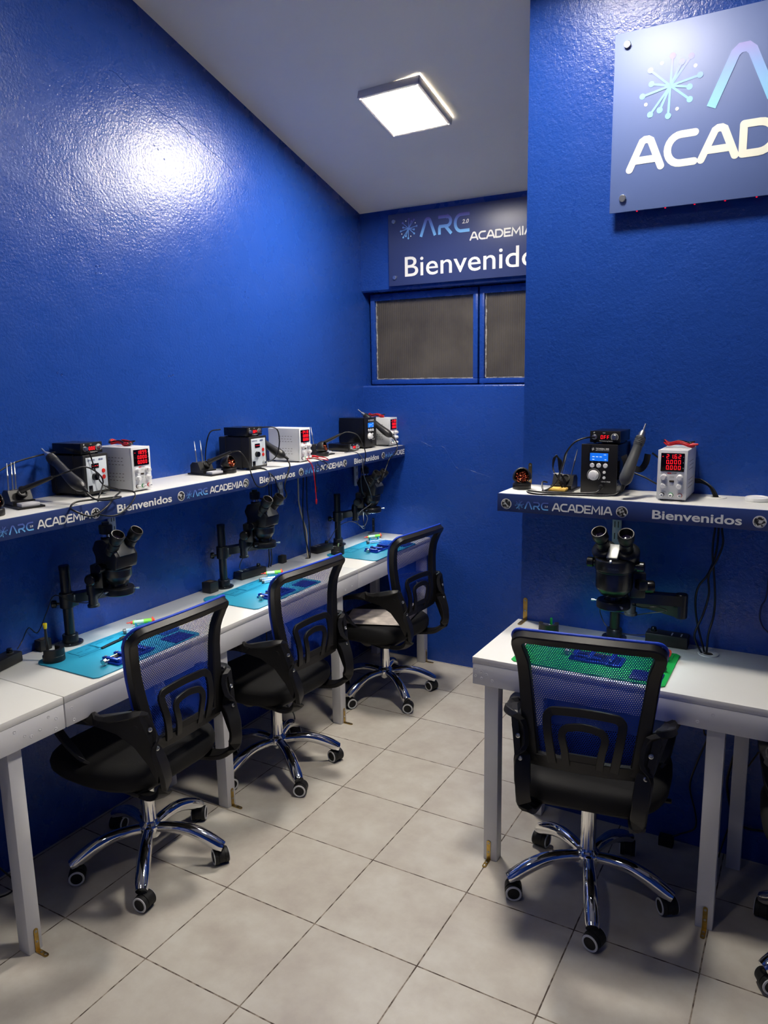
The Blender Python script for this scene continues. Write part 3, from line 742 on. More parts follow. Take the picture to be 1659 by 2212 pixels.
def base_turn(r, ang, drop=0):
    for c in r.children:
        if c.name.startswith(('base_leg', 'caster')):
            R = Matrix.Rotation(ang, 4, 'Z'); c.location = R @ c.location; c.rotation_euler = (0, 0, c.rotation_euler.z+ang)
        elif drop and not c.name.startswith('base_hub') : c.location.z -= drop
def place(r, rz, leg_world, drop=0): base_turn(r, math.radians(leg_world)-rz-PI/2, drop)
R_ = math.radians
chairs = []
for (x, y, rz, lw, drop, lab) in (
        (2.535, .915, 4, -3+7, 0, 'blue mesh office chair at the far right, mostly cut off by the right edge'),
        (.392, .352, 90, 22, 0, 'nearest blue mesh office chair at the left bench, beside the yellow-capped screwdriver'),
        (.392, 1.09, 86, 38, .008, 'blue mesh office chair at the left bench, second from the window'),
        (.428, 1.985, 84, 36, .035, 'blue mesh office chair closest to the window, with papers on its seat')):
    c = dup(ch, (x, y, 0), R_(rz), lab); place(c, R_(rz), lw, drop); chairs.append(c)
ch.location = (1.797, .925, 0); ch.rotation_euler = (0, 0, R_(8)); place(ch, R_(8), 0)
# papers on the far chair
def sheet(c, rz, lab, w=.21, h=.28, name='paper_sheet', z0=.442):
    m = MB(); n = 8; G = []
    for i in range(n+1):
        G.append([m.bm.verts.new((-w/2+w*j/n, -h/2+h*i/n, .0015+.006*math.sin(i*.8)*math.sin(j*.5))) for j in range(n+1)])
    for i in range(n):
        for j in range(n): m.bm.faces.new((G[i][j], G[i][j+1], G[i+1][j+1], G[i+1][j]))
    o = m.build(name, PAPR, None, 60); sd = o.modifiers.new('thickness', 'SOLIDIFY'); sd.thickness = .0008
    o.rotation_euler = (0, 0, rz); return tag(o, lab, 'paper', None, (c[0], c[1], z0))
sheet((.41, 1.93), .35, 'crumpled printed paper lying on the seat of the chair closest to the window', .30, .25)
tag(box('clear_folder', (0, 0, 0), (.20, .03, .05), PAPR, None, .004), 'grey white paper packet standing at the back of the far chair seat', 'packet', None, (.565, 2.05, .468)).rotation_euler = (0, 0, R_(100))
# ================================================================= instruments on the shelves
ZL, ZR = 1.2915, 1.2845
def psu(label, loc, rz, digits, leads=True):
    W, D, Hh = .088, .185, .160; t = thing('power_supply', label, 'bench power supply', loc, rz, 'white bench power supplies on the shelves')
    f = -D/2
    m = MB(); m.box((0, .003, Hh/2+.003), (W, D-.006, Hh-.004), bev=.003); m.build('case', PSUW, t)
    m = MB(); m.box((0, f+.002, Hh/2+.003), (W+.001, .006, Hh-.003), bev=.002); m.build('front_panel', PSUF, t)
    m = MB()
    for rows, z0 in ((3, .110), (3, .052)):
        for r in range(rows):
            for k in range(5):
                for sx in (-1, 1): m.box((sx*(W/2+.0002), -.045+.017*k+(.004 if r == 1 else 0), z0+.0125*(1-r)), (.0008, .0085, .0016))
    v = m.build('vent_slots', GAP, t)
    m = MB(); m.box((0, f-.0015, .123), (W-.018, .003, .058), bev=.001); d = m.build('display', DISP, t)
    for i, s in enumerate(digits):
        m = MB(); m_ = s.replace('.', ''); seven(m, s, -.0175, .136-.0175*i, .0115, .0118, f-.0034); m.build('digit_row', LED, d, 0, 'red glowing digits')
    m = MB(); m.box((-.029, f-.0034, .141), (.003, .0006, .002)); m.build('indicator', LED, d, 0)
    for i, c in enumerate('VAW'):
        m = MB(); text_bm(m, c, .003, lambda x, y, i=i: (.031+x, f-.0034, .139-.0175*i+y)); m.build('unit_letter', KNOBW, d, 0)
    m = MB(); m.box((-.008, f-.0015, .0885), (.012, .0006, .0032)); m.build('red_mark', REDT, t, 0)
    m = MB(); text_bm(m, 'POWER', .003, lambda x, y: (x, f-.0016, .087+y), .014, .02); m.build('power_lettering', GAP, t, 0)
    for x in (-.024, .024):
        for z in (.076, .048):
            m = MB(); m.lathe([(0, 0), (.0095, 0), (.0095, .004), (.0082, .005), (.0078, .015), (.0066, .0165), (0, .0165)], (x, f-.001, z), 24, (0, -1, 0)); m.build('knob', KNOBW, t)
    m = MB(); m.box((0, f-.002, .063), (.014, .002, .006), bev=.0005); m.build('usb_port', GAP, t)
    for x, z, s, w_ in ((0, .076, 'COARSE', .014), (0, .049, 'FINE', .009)):
        m = MB(); text_bm(m, s, .0022, lambda a, b, x=x, z=z, w_=w_: (x-w_/2+a, f-.0013, z+b), w_); m.build('print', GAP, t, 0)
    for x, c in ((-.027, GAP), (0, GRNT), (.027, REDT)):
        m = MB(); m.lathe([(0, 0), (.0068, 0), (.0068, .003), (.004, .004)], (x, f-.001, .019), 20, (0, -1, 0)); r_ = m.build('terminal', c, t)
        m = MB(); m.lathe([(.0055, .003), (.0058, .012), (.0042, .0145), (.0026, .0145), (.0026, .008), (0, .008)], (x, f-.001, .019), 16, (0, -1, 0)); m.build('terminal_nut', KNOBW, r_)
    for x in (-.032, .032):
        for y in (-.07, .07):
            m = MB(); m.cyl((x, y, 0), (x, y, .004), .006, 14); m.build('foot', RUB, t)
    return t
psu('white bench power supply on the right shelf, display reading 21.62', (1.964, 1.155+.0925, ZR), 0, ['21.62', '0.000', '0.000'])
psu('white bench power supply on the left shelf nearest the camera, reading 18.99', (.219-.0925, .594, ZL), PI/2, ['18.99', '0.000', '0.000'])
psu('white bench power supply in the middle of the left shelf, reading 04.10', (.228-.0925, 1.602, ZL), PI/2, ['04.10', '0.000', '0.000'])
psu('white bench power supply at the window end of the left shelf', (.226-.0925, 2.478, ZL), PI/2, ['21.30', '0.000', '0.000'])

def jack(t, x, z, f, m_=STEEL):
    m = MB(); m.lathe([(0, 0), (.0085, 0), (.0085, .004), (.0072, .0045), (.0068, .012), (.0045, .0125), (0, .0125)], (x, f, z), 20, (0, -1, 0)); m.build('socket', m_, t)
def station_lcd(label, loc, rz):
    W, D, Hh = .120, .172, .170; t = thing('hot_air_station', label, 'hot air station', loc, rz); f = -D/2
    m = MB(); m.box((0, .006, Hh/2+.004), (W-.004, D-.012, Hh-.010), bev=.002)
    for k in range(14): m.box((W/2-.0015, -.062+.004*(k % 2), .035+.009*k), (.002, .012, .0025))
    m.build('case', PLASX, t)
    m = MB(); m.box((0, f+.003, Hh/2+.004), (W, .007, Hh-.006), bev=.0015); m.build('front_panel', PLAS, t)
    m = MB(); m.box((.0, f-.001, .129), (.060, .002, .026), bev=.0006); d = m.build('display', LCD, t, 0, 'blue lit screen')
    m = MB()
    for i in range(3): m.box((-.018+.012*i, f-.0024, .130), (.008, .0005, .0022))
    m.box((-.018, f-.0024, .121), (.007, .0005, .002)); m.box((.02, f-.0024, .137), (.008, .0005, .0015)); m.box((.022, f-.0024, .121), (.006, .0005, .002))
    m.build('screen_marks', LCDW, d, 0)
    m = MB(); burst(m, -.021, .155, .0055, lambda a, b: (a, f-.0008, b), .14); m.build('burst_mark', LETW, t, 0)
    m = MB(); text_bm(m, 'TECHREBAL 2008', .0052, lambda a, b: (-.012+a, f-.0008, .154+b), .044, .03); text_bm(m, 'SMD REWORK STATION', .0022, lambda a, b: (-.012+a, f-.0008, .150+b), .044, .02); m.build('lettering', LETW, t, 0)
    for x in (-.022, 0, .022):
        m = MB(); m.lathe([(0, 0), (.0078, 0), (.0078, .002), (.006, .0035), (0, .0038)], (x, f, .101), 22, (0, -1, 0)); m.build('button', KNOBW, t)
        m = MB(); text_bm(m, 'CH', .002, lambda a, b, x=x: (x-.0025+a, f-.0008, .1125+b), .005); m.build('print', LETW, t, 0)
    m = MB(); m.lathe([(0, 0), (.0175, 0), (.0175, .003), (.016, .004), (.0145, .015), (.012, .0165), (0, .0165)], (-.016, f, .068), 32, (0, -1, 0)); k_ = m.build('knob', KNOBW, t)
    m = MB(); m.cyl((-.012, f-.0165, .060), (-.012, f-.0170, .060), .0035, 12); m.build('knob_dimple', RING, k_, 0)
    m = MB(); P_ = []
    for a in arc(-.016, .068, .0215, .0215, -40, 220, 20): P_.append(a)
    ribbon(m, P_, .001, lambda a, b: (a, f-.0008, b)); m.build('dial_scale', LETW, t, 0)
    for z in (.079, .061):
        m = MB(); m.lathe([(0, 0), (.0050, 0), (.0048, .003), (0, .0035)], (.019, f, z), 16, (0, -1, 0)); m.build('button', KNOBW, t)
    m = MB(); text_bm(m, 'LEAD FREE', .0036, lambda a, b: (.010+a, f-.0008, .046+b), .030, .02); m.build('lettering', LETW, t, 0)
    jack(t, .010, .030, f, PLASG)
    for x in (-.04, .04):
        for y in (-.06, .06):
            m = MB(); m.cyl((x, y, 0), (x, y, .006), .008, 14); m.build('foot', RUB, t)
    return t
def station_white(label, loc, rz):
    W, D, Hh = .118, .178, .146; t = thing('hot_air_station', label, 'hot air station', loc, rz); f = -D/2
    m = MB(); m.box((0, .004, Hh/2+.004), (W-.004, D-.008, Hh-.010), bev=.006)
    for y in (-.04, .05): m.box((0, y, Hh/2+.004), (W, .004, Hh-.006), bev=.0015)
    m.build('case', PLAS, t)
    m = MB(); m.box((0, f+.004, Hh/2+.004), (W, .010, Hh-.006), bev=.004); m.build('front_bezel', PLASG, t)
    m = MB(); m.box((0, f-.0012, Hh/2+.004), (W-.022, .0022, Hh-.026), bev=.001); p = m.build('front_panel', PANW, t, label='pale front panel')
    m = MB(); m.box((-.008, f-.0030, .106), (.034, .002, .017), bev=.0006); d = m.build('display', DISP, t)
    m = MB()
    for i in range(3): m.box((-.018+.010*i, f-.0043, .106), (.006, .0005, .0014))
    m.build('digit_row', LED, d, 0)
    for z in (.085, .063):
        m = MB(); m.lathe([(0, 0), (.0078, 0), (.0074, .002), (0, .003)], (.030, f-.0022, z), 20, (0, -1, 0)); m.build('button', REDB, t)
    m = MB(); m.lathe([(0, 0), (.0125, 0), (.0115, .012), (0, .0125)], (-.014, f-.0022, .068), 24, (0, -1, 0)); m.build('knob', PLASX, t)
    m = MB(); m.box((-.036, f-.003, .028), (.017, .004, .022), bev=.001); m.build('switch', PLASX, t)
    m = MB(); text_bm(m, 'LEFAVOR', .0062, lambda a, b: (-.043+a, f-.0026, .124+b), .036, .015); text_bm(m, '852D', .0058, lambda a, b: (.010+a, f-.0026, .124+b), .022, .05); m.build('lettering', FASC, t, 0)
    jack(t, .030, .026, f-.002, STEEL)
    for x in (-.04, .04):
        for y in (-.06, .06):
            m = MB(); m.cyl((x, y, 0), (x, y, .006), .008, 14); m.build('foot', RUB, t)
    return t
def ctrl(label, loc, rz, text='OFF'):
    W, D, Hh = .100, .135, .040; t = thing('soldering_controller', label, 'soldering controller', loc, rz); f = -D/2
    m = MB(); m.box((0, .003, Hh/2+.003), (W-.003, D-.006, Hh-.004), bev=.0015); m.build('case', PLASX, t)
    m = MB(); m.box((0, f+.002, Hh/2+.003), (W, .004, Hh-.002), bev=.001); m.build('front_panel', PLAS, t)
    m = MB(); seven(m, text, -.013, .0165, .0105, .0105, f-.0006); m.build('digit_row', LED, t, 0, 'red glowing digits')
    m = MB(); m.lathe([(0, 0), (.0095, 0), (.0095, .002), (.0075, .003), (.007, .012), (0, .0125)], (.032, f, .0225), 24, (0, -1, 0)); m.build('knob', STEEL, t)
    m = MB(); ribbon(m, arc(.032, .0225, .0118, .0118, -50, 230, 16), .0012, lambda a, b: (a, f-.0006, b)); m.build('dial_scale', LETW, t, 0)
    jack(t, -.034, .022, f, STEEL)
    m = MB(); text_bm(m, 'T12 Soldering Station', .0034, lambda a, b: (-.018+a, f-.0008, .0075+b), .044, .01); text_bm(m, 'TEMP', .0026, lambda a, b: (-.008+a, f-.0008, .0345+b), .009, .01); m.build('lettering', LETW, t, 0)
    m = MB(); burst(m, -.036, .0365, .0032, lambda a, b: (a, f-.0008, b), .14); m.build('burst_mark', LETW, t, 0)
    for x in (-.038, .038):
        for y in (-.05, .05):
            m = MB(); m.cyl((x, y, 0), (x, y, .0045), .005, 12); m.build('foot', RUB, t)
    return t
station_lcd('black hot air station with a blue screen on the right shelf', (1.733, 1.172+.086, ZR), R_(-2))
ctrl('small black soldering controller on the right hot air station, reading OFF', (1.744, 1.262, ZR+.1715), R_(-2))
station_white('black hot air station with a pale panel, nearest the camera on the left shelf', (.150-.086, .440, ZL), R_(96))
ctrl('black soldering controller stacked on the nearest hot air station of the left shelf', (.150-.075, .438, ZL+.1455), R_(96), '000')
station_white('black hot air station with a pale panel in the middle of the left shelf', (.205-.087, 1.277, ZL), R_(90))
ctrl('black soldering controller stacked on the middle hot air station of the left shelf', (.205-.075, 1.270, ZL+.1455), R_(90), '304')
station_lcd('black hot air station with a blue screen at the window end of the left shelf', (.179-.086, 2.302, ZL), R_(90))
ctrl('black soldering controller lying on the left shelf beside the window-end station', (.185-.068, 2.112, ZL), R_(90), '300')

def gun(label, a, b, roll=(0, -1, 0), handle=PLASG, cab=None):
    """hot air handpiece from nozzle tip a to cable end b"""
    a, b = Vector(a), Vector(b); o = b; t = thing('hot_air_gun', label, 'hot air gun', b); L = (a-b).length; d = (a-b).normalized(); q = lambda k: d*(L*k)
    m = MB(); m.lathe([(.0035, L*.86), (.0035, L), (.0028, L), (.0028, L*.9)], (0, 0, 0), 20, d); m.lathe([(.011, L*.70), (.0115, L*.84), (.0075, L*.885), (.0035, L*.89)], (0, 0, 0), 24, d); m.build('nozzle', STEEL, t)
    m = MB(); m.lathe([(.0115, L*.80), (.0150, L*.79), (.0165, L*.74), (.0165, L*.66), (.015, L*.64)], (0, 0, 0), 28, d)
    for k in range(4): m.lathe([(.0168, L*(.765-.025*k)), (.0176, L*(.760-.025*k)), (.0168, L*(.755-.025*k))], (0, 0, 0), 28, d)
    m.build('collar', handle, t)
    side = Vector(roll); bend = side*.006
    pts = [q(.66), q(.55), q(.42)+bend*.6, q(.28)+bend, q(.14)+bend*.9, q(.05)+bend*.3, q(0)]
    m = MB(); m.tube(smooth_path(pts, 4), [.0150, .0150, .0150, .0152, .0154, .0156, .0158, .0160, .0164, .0168, .0174, .018, .0188, .0196, .0202, .0206, .0208, .0206, .020, .0188, .017, .0145, .0125, .0105, .008], 20); m.build('handle', handle, t, 60)
    m = MB(); m.tube([q(0), -d*.012, -d*.022], [.007, .006, .0045], 12); m.build('strain_relief', RUB, t)
    if cab: tubeobj('cable', [Vector(p)-o for p in cab], .0032, CAB, t)
    return t
gun('dark grey hot air gun hung on the right station, nozzle pointing up', (1.868, 1.205, 1.523), (1.823, 1.125, 1.332), handle=mat('mid_grey_plastic', srgb(72, 74, 76), .42),
    cab=[(1.82, 1.118, 1.318), (1.80, 1.110, 1.300), (1.75, 1.105, 1.295), (1.68, 1.100, 1.293), (1.60, 1.097, 1.291), (1.55, 1.095, 1.289), (1.515, 1.098, 1.292), (1.51, 1.112, 1.296), (1.55, 1.118, 1.293), (1.62, 1.110, 1.296), (1.68, 1.118, 1.297), (1.73, 1.128, 1.30), (1.742, 1.140, 1.308), (1.743, 1.160, 1.314)])
gun('black hot air gun slanting beside the nearest left shelf station', (.000+.02, .335, 1.462), (.285, .285, 1.345),
    cab=[(.30, .28, 1.335), (.32, .30, 1.31), (.315, .36, 1.30), (.30, .42, 1.30), (.27, .36, 1.30), (.25, .28, 1.30), (.27, .24, 1.29), (.31, .22, 1.285), (.33, .27, 1.26), (.33, .33, 1.28), (.29, .40, 1.30), (.24, .47, 1.31), (.175, .472, 1.32)])
gun('black hot air gun lying between the middle station and its power supply', (.06, 1.39, 1.445), (.258, 1.40, 1.337),
    cab=[(.27, 1.40, 1.325), (.285, 1.40, 1.30), (.29, 1.38, 1.27), (.292, 1.345, 1.21), (.287, 1.36, 1.16), (.20, 1.38, 1.12), (.1, 1.39, 1.14)])
gun('dark grey hot air gun leaning by the power supply at the window end', (.04, 2.395, 1.500), (.262, 2.395, 1.352),
    cab=[(.275, 2.395, 1.34), (.295, 2.40, 1.30), (.300, 2.36, 1.26), (.298, 2.30, 1.235), (.292, 2.28, 1.20), (.29, 2.235, 1.14), (.27, 2.22, 1.10)])
# cradle holding the right gun
t = thing('gun_cradle', 'dark bent cradle bolted to the side of the right hot air station', 'gun holder', (1.803, 1.215, 1.365))
m = MB(); m.box((.002, 0, 0), (.004, .045, .07), bev=.001); m.tube(smooth_path([(.004, -.03, .055), (.012, -.035, .04), (.03, -.03, .02), (.055, -.02, .01), (.07, -.012, .03), (.075, -.005, .06)], 4), .010, ref=(0, 1, .2), asp=.2, square=True); m.build('cradle_plate', PLAS, t)
for y in (-.01, .012):
    m = MB(); m.lathe([(0, 0), (.004, 0), (.0035, .002), (0, .0025)], (.004, y, .02), 12, (1, 0, 0)); m.build('screw', SCREW, t)

# ---- copper wool tip cleaners
def wool(label, loc, face, s=1.):
    t = thing('tip_cleaner', label, 'tip cleaner', loc, 0, 'domed copper wool tip cleaners'); fd = Vector((math.cos(face), math.sin(face), .32)).normalized()
    m = MB(); m.lathe([(0, 0), (.031, 0), (.0325, .002), (.0325, .019), (.031, .021), (0, .021)], (0, 0, 0), 40); m.build('base', PLAS, t, 40)
    b = bmesh.new(); bmesh.ops.create_uvsphere(b, u_segments=40, v_segments=24, radius=.0335)
    for v in b.verts:
        if v.co.z < 0: v.co.z *= .5
    c = Vector((0, 0, .040)); dl = [v for v in b.verts if (v.co.normalized().dot(fd) > .66) or v.co.z < -.0165]
    bmesh.ops.delete(b, geom=dl, context='VERTS'); b.transform(Matrix.Translation((0, 0, .0385)) @ Matrix.Diagonal((1, 1, 1.15, 1)))
    m = MB(); m.merge(b)
    o = m.build('dome', PLAS, t, 60); sd = o.modifiers.new('thickness', 'SOLIDIFY'); sd.thickness = .002
    rn = random.Random(int(loc[1]*1000)); m = MB()
    for k in range(60):
        p = Vector((rn.gauss(0, 1), rn.gauss(0, 1), rn.gauss(0, 1))).normalized()*rn.uniform(.006, .020)+Vector((0, 0, .041)); pts = [p]
        dr = Vector((rn.gauss(0, 1), rn.gauss(0, 1), rn.gauss(0, 1))).normalized(); ax = Vector((rn.gauss(0, 1), rn.gauss(0, 1), rn.gauss(0, 1))).normalized()
        for i in range(9):
            dr = (Quaternion(ax, .75) @ dr); pts.append(pts[-1]+dr*.005+ax*.001)
        pts = [p if (p-Vector((0, 0, .041))).length < .026 else Vector((0, 0, .041))+(p-Vector((0, 0, .041))).normalized()*.026 for p in pts]
        m.tube(pts, .0008, 4, ref=ax, asp=1.8)
    w_ = m.build('copper_wool', COPP, t, 0, 'curly copper wool'); w_['kind'] = 'stuff'
    return t
wool('black domed tip cleaner with copper wool at the left end of the right shelf', (1.447, 1.222, ZR), R_(-72))
wool('black domed tip cleaner on the left shelf, cut by the left picture edge', (.185, .030, ZL), R_(-25))
wool('black domed tip cleaner beside the middle station on the left shelf', (.165, 1.125, ZL), R_(5))
wool('black domed tip cleaner between the middle power supply and the window-end controller', (.165, 1.840, ZL), R_(15))

# ---- soldering iron stands
def iron_stand(label, loc, rz, tips=((-.016, .02), (.018, .022)), iron=True, coil=False):
    t = thing('soldering_iron_stand', label, 'iron stand', loc, rz)
    m = MB(); m.box((0, -.01, .003), (.085, .15, .006), bev=.001); m.build('base_plate', PLAS, t)
    m = MB(); m.prism([(-.028, .006), (.052, .006), (.052, .040), (.038, .052), (.004, .052), (-.012, .020), (-.028, .020)], -.036, .036, lambda y, z, x: (x, y, z)); m.build('holder_block', PLAS, t, 20)
    m = MB(); m.lathe([(.013, 0), (.016, .004), (.0165, .012), (.0125, .014), (.011, .004)], (.008, .004, .036), 28, (0, -.78, .62)); m.build('socket_ring', PLASG, t)
    m = MB(); m.box((0, -.058, .011), (.060, .040, .012), bev=.003); m.build('sponge', SPNG if coil else LEDGE, t)
    for x, y in tips:
        m = MB(); m.lathe([(0, 0), (.0026, 0), (.0026, .045), (.0032, .047), (.0032, .055), (.0024, .057), (.002, .085), (.0006, .094), (0, .094)], (x, y+.012, .050), 12, (.15, .28, 1)); m.build('iron_tip', STEEL, t)
    return t
iron_stand('black iron stand with yellow sponge and tied cable, left of the right station', (1.590, 1.245, ZR), 0, coil=True)
iron_stand('black iron stand with white tip rods at the near end of the left shelf', (.095, .185, ZL), R_(78), tips=((-.03, .0), (-.008, .02), (.004, .024)))
iron_stand('black iron stand between the first power supply and the middle station', (.100, 1.050, ZL), R_(84))
iron_stand('black iron stand behind the tip cleaner near the window-end controller', (.085, 1.905, ZL), R_(88))
def iron(label, a, b, pts):
    """iron handle from socket a to tail b with its cable"""
    a, b = Vector(a), Vector(b); t = thing('soldering_iron', label, 'soldering iron', a); d = b-a
    m = MB(); m.lathe([(.012, 0), (.0125, .008), (.009, .016), (.0085, .035), (.0075, d.length*.7), (.0055, d.length), (0, d.length)], (0, 0, 0), 20, d); m.build('handle', PLAS, t)
    tubeobj('cable', [d]+[Vector(p)-a for p in pts], .0026, CAB, t)
iron('black soldering iron resting in the nearest iron stand of the left shelf', (.115, .175, 1.345), (.20, .235, 1.385), [(.23, .27, 1.40), (.25, .33, 1.41), (.24, .40, 1.36), (.26, .36, 1.30), (.285, .33, 1.255), (.29, .42, 1.24), (.28, .50, 1.30), (.18, .45, 1.33), (.17, .41, 1.45)])
iron('black soldering iron resting in the stand beside the middle tip cleaner', (.125, 1.045, 1.345), (.205, 1.10, 1.385), [(.235, 1.12, 1.385), (.262, 1.135, 1.34), (.288, 1.13, 1.28), (.30, 1.15, 1.235), (.30, 1.21, 1.235), (.29, 1.25, 1.27), (.25, 1.26, 1.295), (.18, 1.24, 1.295)])
iron('black soldering iron resting in the stand near the window-end controller', (.115, 1.895, 1.345), (.20, 1.96, 1.395), [(.225, 1.985, 1.405), (.27, 2.01, 1.39), (.29, 2.03, 1.34), (.295, 2.05, 1.28), (.29, 2.03, 1.22), (.28, 2.02, 1.16), (.25, 2.08, 1.08), (.22, 2.16, 1.04)])
# cable bundle tied on the right stand
t = thing('cable_bundle', 'black cable tied in a bundle on the right shelf iron stand', 'cable', (1.585, 1.20, 1.345))
m = MB()
for k in range(6):
    r_ = .006+.0022*k; tw = .0012*k
    m.tube(smooth_path([(-.012-tw, 0, .055), (-.02, .002, .02+tw), (-.006, -.006-tw, .0), (.008+tw, -.008, -.03), (.024, -.006, -.05-tw), (.020+tw, 0, -.022), (.004, .003, .01), (-.002+tw*2, .004, .05-tw), (-.008, .003, .066-tw)], 5, True), .0021, 7, closed=True)
m.build('wound_cable', CAB, t, 60)
m = MB(); m.tube(smooth_path([(-.012, -.012, .004), (.006, -.014, .006), (.018, -.004, .002), (.006, .006, 0), (-.01, .004, 0)], 5, True), .0014, 6, closed=True); m.build('tie', LEDGE, t, 60)
cable([(1.71, 1.182, 1.478), (1.69, 1.150, 1.478), (1.655, 1.140, 1.462), (1.625, 1.150, 1.425), (1.612, 1.165, 1.39), (1.600, 1.175, 1.36), (1.585, 1.182, 1.32), (1.56, 1.165, 1.297), (1.545, 1.15, 1.292)], .0028, CAB, 'black cable curving from the right soldering controller to its stand')
cable([(1.545, 1.205, 1.315), (1.535, 1.185, 1.318), (1.545, 1.155, 1.30), (1.565, 1.13, 1.292), (1.60, 1.115, 1.290), (1.64, 1.11, 1.290), (1.70, 1.115, 1.291)], .0028, CAB, 'thin black cable trailing over the right shelf edge below the stand')
cable([(1.875, 1.30, 1.42), (1.90, 1.305, 1.40), (1.925, 1.31, 1.375), (1.95, 1.325, 1.36)], .003, CAB, 'black cable running behind the right power supply from the gun')
cable([(1.80, 1.325, 1.35), (1.85, 1.315, 1.335), (1.90, 1.31, 1.312), (1.96, 1.325, 1.30)], .003, CAB, 'black cable sagging between the right station and power supply')
for k in range(3):
    cable([(2.012, 1.325-.006*k, 1.325+.006*k), (2.035, 1.318-.006*k, 1.325+.005*k), (2.06+.004*k, 1.302-.005*k, 1.315), (2.075+.006*k, 1.29-.004*k, 1.288), (2.08+.006*k, 1.289-.004*k, 1.262)], .0032, CAB, 'one of three black cables bending into the right shelf grommet', group='cables into the right shelf grommet')
def leads(label, c, rz, blk=True, s=1.):
    t = thing('test_leads', label, 'test leads', c, rz); rn = random.Random(int(c[1]*100))
    for nm, mt, n, dz in (('red_lead', CABR, 3, 0), ('black_lead', CAB, 2 if blk else 1, .004)):
        m = MB()
        for k in range(n):
            a = .045+rn.uniform(-.008, .008); b = .018+rn.uniform(-.004, .005); z = .004+dz+.004*k
            m.tube(smooth_path([(a, 0, z), (a*.6, b, z+.004), (0, b*.5, z+.010), (-a*.6, b, z+.003), (-a, .003, z+.012), (-a*.7, -b, z+.004), (0, -b*.4, z+.009), (a*.7, -b, z)], 5, True), .0022, 7, closed=True)
        m.build(nm, mt, t, 60)
    m = MB(); m.lathe([(0, 0), (.004, .002), (.0045, .014), (.003, .026), (0, .028)], (.03, -.02, .01), 12, (1, -.2, .1)); m.build('red_clip', REDT, t)
    m = MB(); m.lathe([(0, 0), (.0035, .002), (.004, .014), (.0025, .03), (0, .032)], (.02, .012, .012), 12, (1, .3, .2)); m.build('black_clip', CAB, t)
leads('coiled red and black test leads on the right power supply', (1.965, 1.26, ZR+.1605), .2)
leads('coiled red and black test leads on the nearest left power supply', (.115, .600, ZL+.1605), .1)
leads('coiled red test leads on the power supply at the window end', (.120, 2.465, ZL+.1605), .1, False)
# hanging leads of the middle supply
t = thing('test_leads', 'red and black test leads hanging over the left shelf from the middle supply', 'test leads', (.235, 1.602, 1.31))
tubeobj('red_lead', [(.01, .027, 0), (.05, .03, .004), (.07, .06, -.004), (.055, .10, -.02), (.03, .05, -.008), (.02, 0, -.004), (.045, -.06, .002), (.066, -.05, -.03), (.07, -.04, -.10), (.072, -.035, -.19)], .0022, CABR, t)
tubeobj('black_lead', [(.01, 0, 0), (.06, .02, -.01), (.075, .07, -.04), (.07, .04, -.06), (.07, -.02, -.03), (.068, -.03, -.12), (.07, -.03, -.20)], .0022, CAB, t)
m = MB(); m.lathe([(0, 0), (.0048, .002), (.005, .03), (.003, .034), (0, .034)], (.05, .03, .002), 12, (-1, -.5, .2)); m.build('red_clip', REDT, t)
m = MB(); m.lathe([(0, 0), (.0045, .002), (.0045, .022), (.002, .026), (0, .026)], (.072, -.035, -.19), 12, (0, 0, -1)); m.build('red_plug', REDT, t)
m = MB(); m.lathe([(0, 0), (.0045, .002), (.0045, .026), (.002, .03), (0, .03)], (.07, -.028, -.13), 12, (0, 0, -1)); m.build('black_clip', CAB, t)
# shelf grommet ring and loose cap
def grommet(label, loc, r=.033, cap=False):
    t = thing('cable_grommet', label, 'cable grommet', loc)
    if cap: m = MB(); m.lathe([(0, .002), (r*.78, .002), (r*.85, .0), (r*1.06, .0), (r*1.1, .006), (r*1.06, .011), (r*.9, .0125), (r*.85, .0105), (0, .0105)], (0, 0, 0), 40)
    else: m = MB(); m.lathe([(r*.45, -.004), (r*.45, .0005), (r*.5, .0022), (r*.96, .0022), (r, 0)], (0, 0, 0), 40)
    m.build('ring', KNOBW if cap else LAMI, t, 40)
    if not cap: m = MB(); m.lathe([(0, .0004), (r*.47, .0004)], (0, 0, 0), 30); m.build('opening', GAP, t, 0)
grommet('white grommet ring in the right shelf with black cables passing through', (2.082, 1.284, ZR))
grommet('loose white grommet cap lying on the right shelf at the right edge', (2.205, 1.268, ZR), .034, True)
grommet('white grommet in the right bench with black cables entering', (2.090, 1.268, .7565))
grommet('white empty grommet in the right bench at the right edge', (2.30, 1.262, .7565))
grommet('white grommet in the left bench taking a beige and two black cables', (.085, 1.788, .7565))
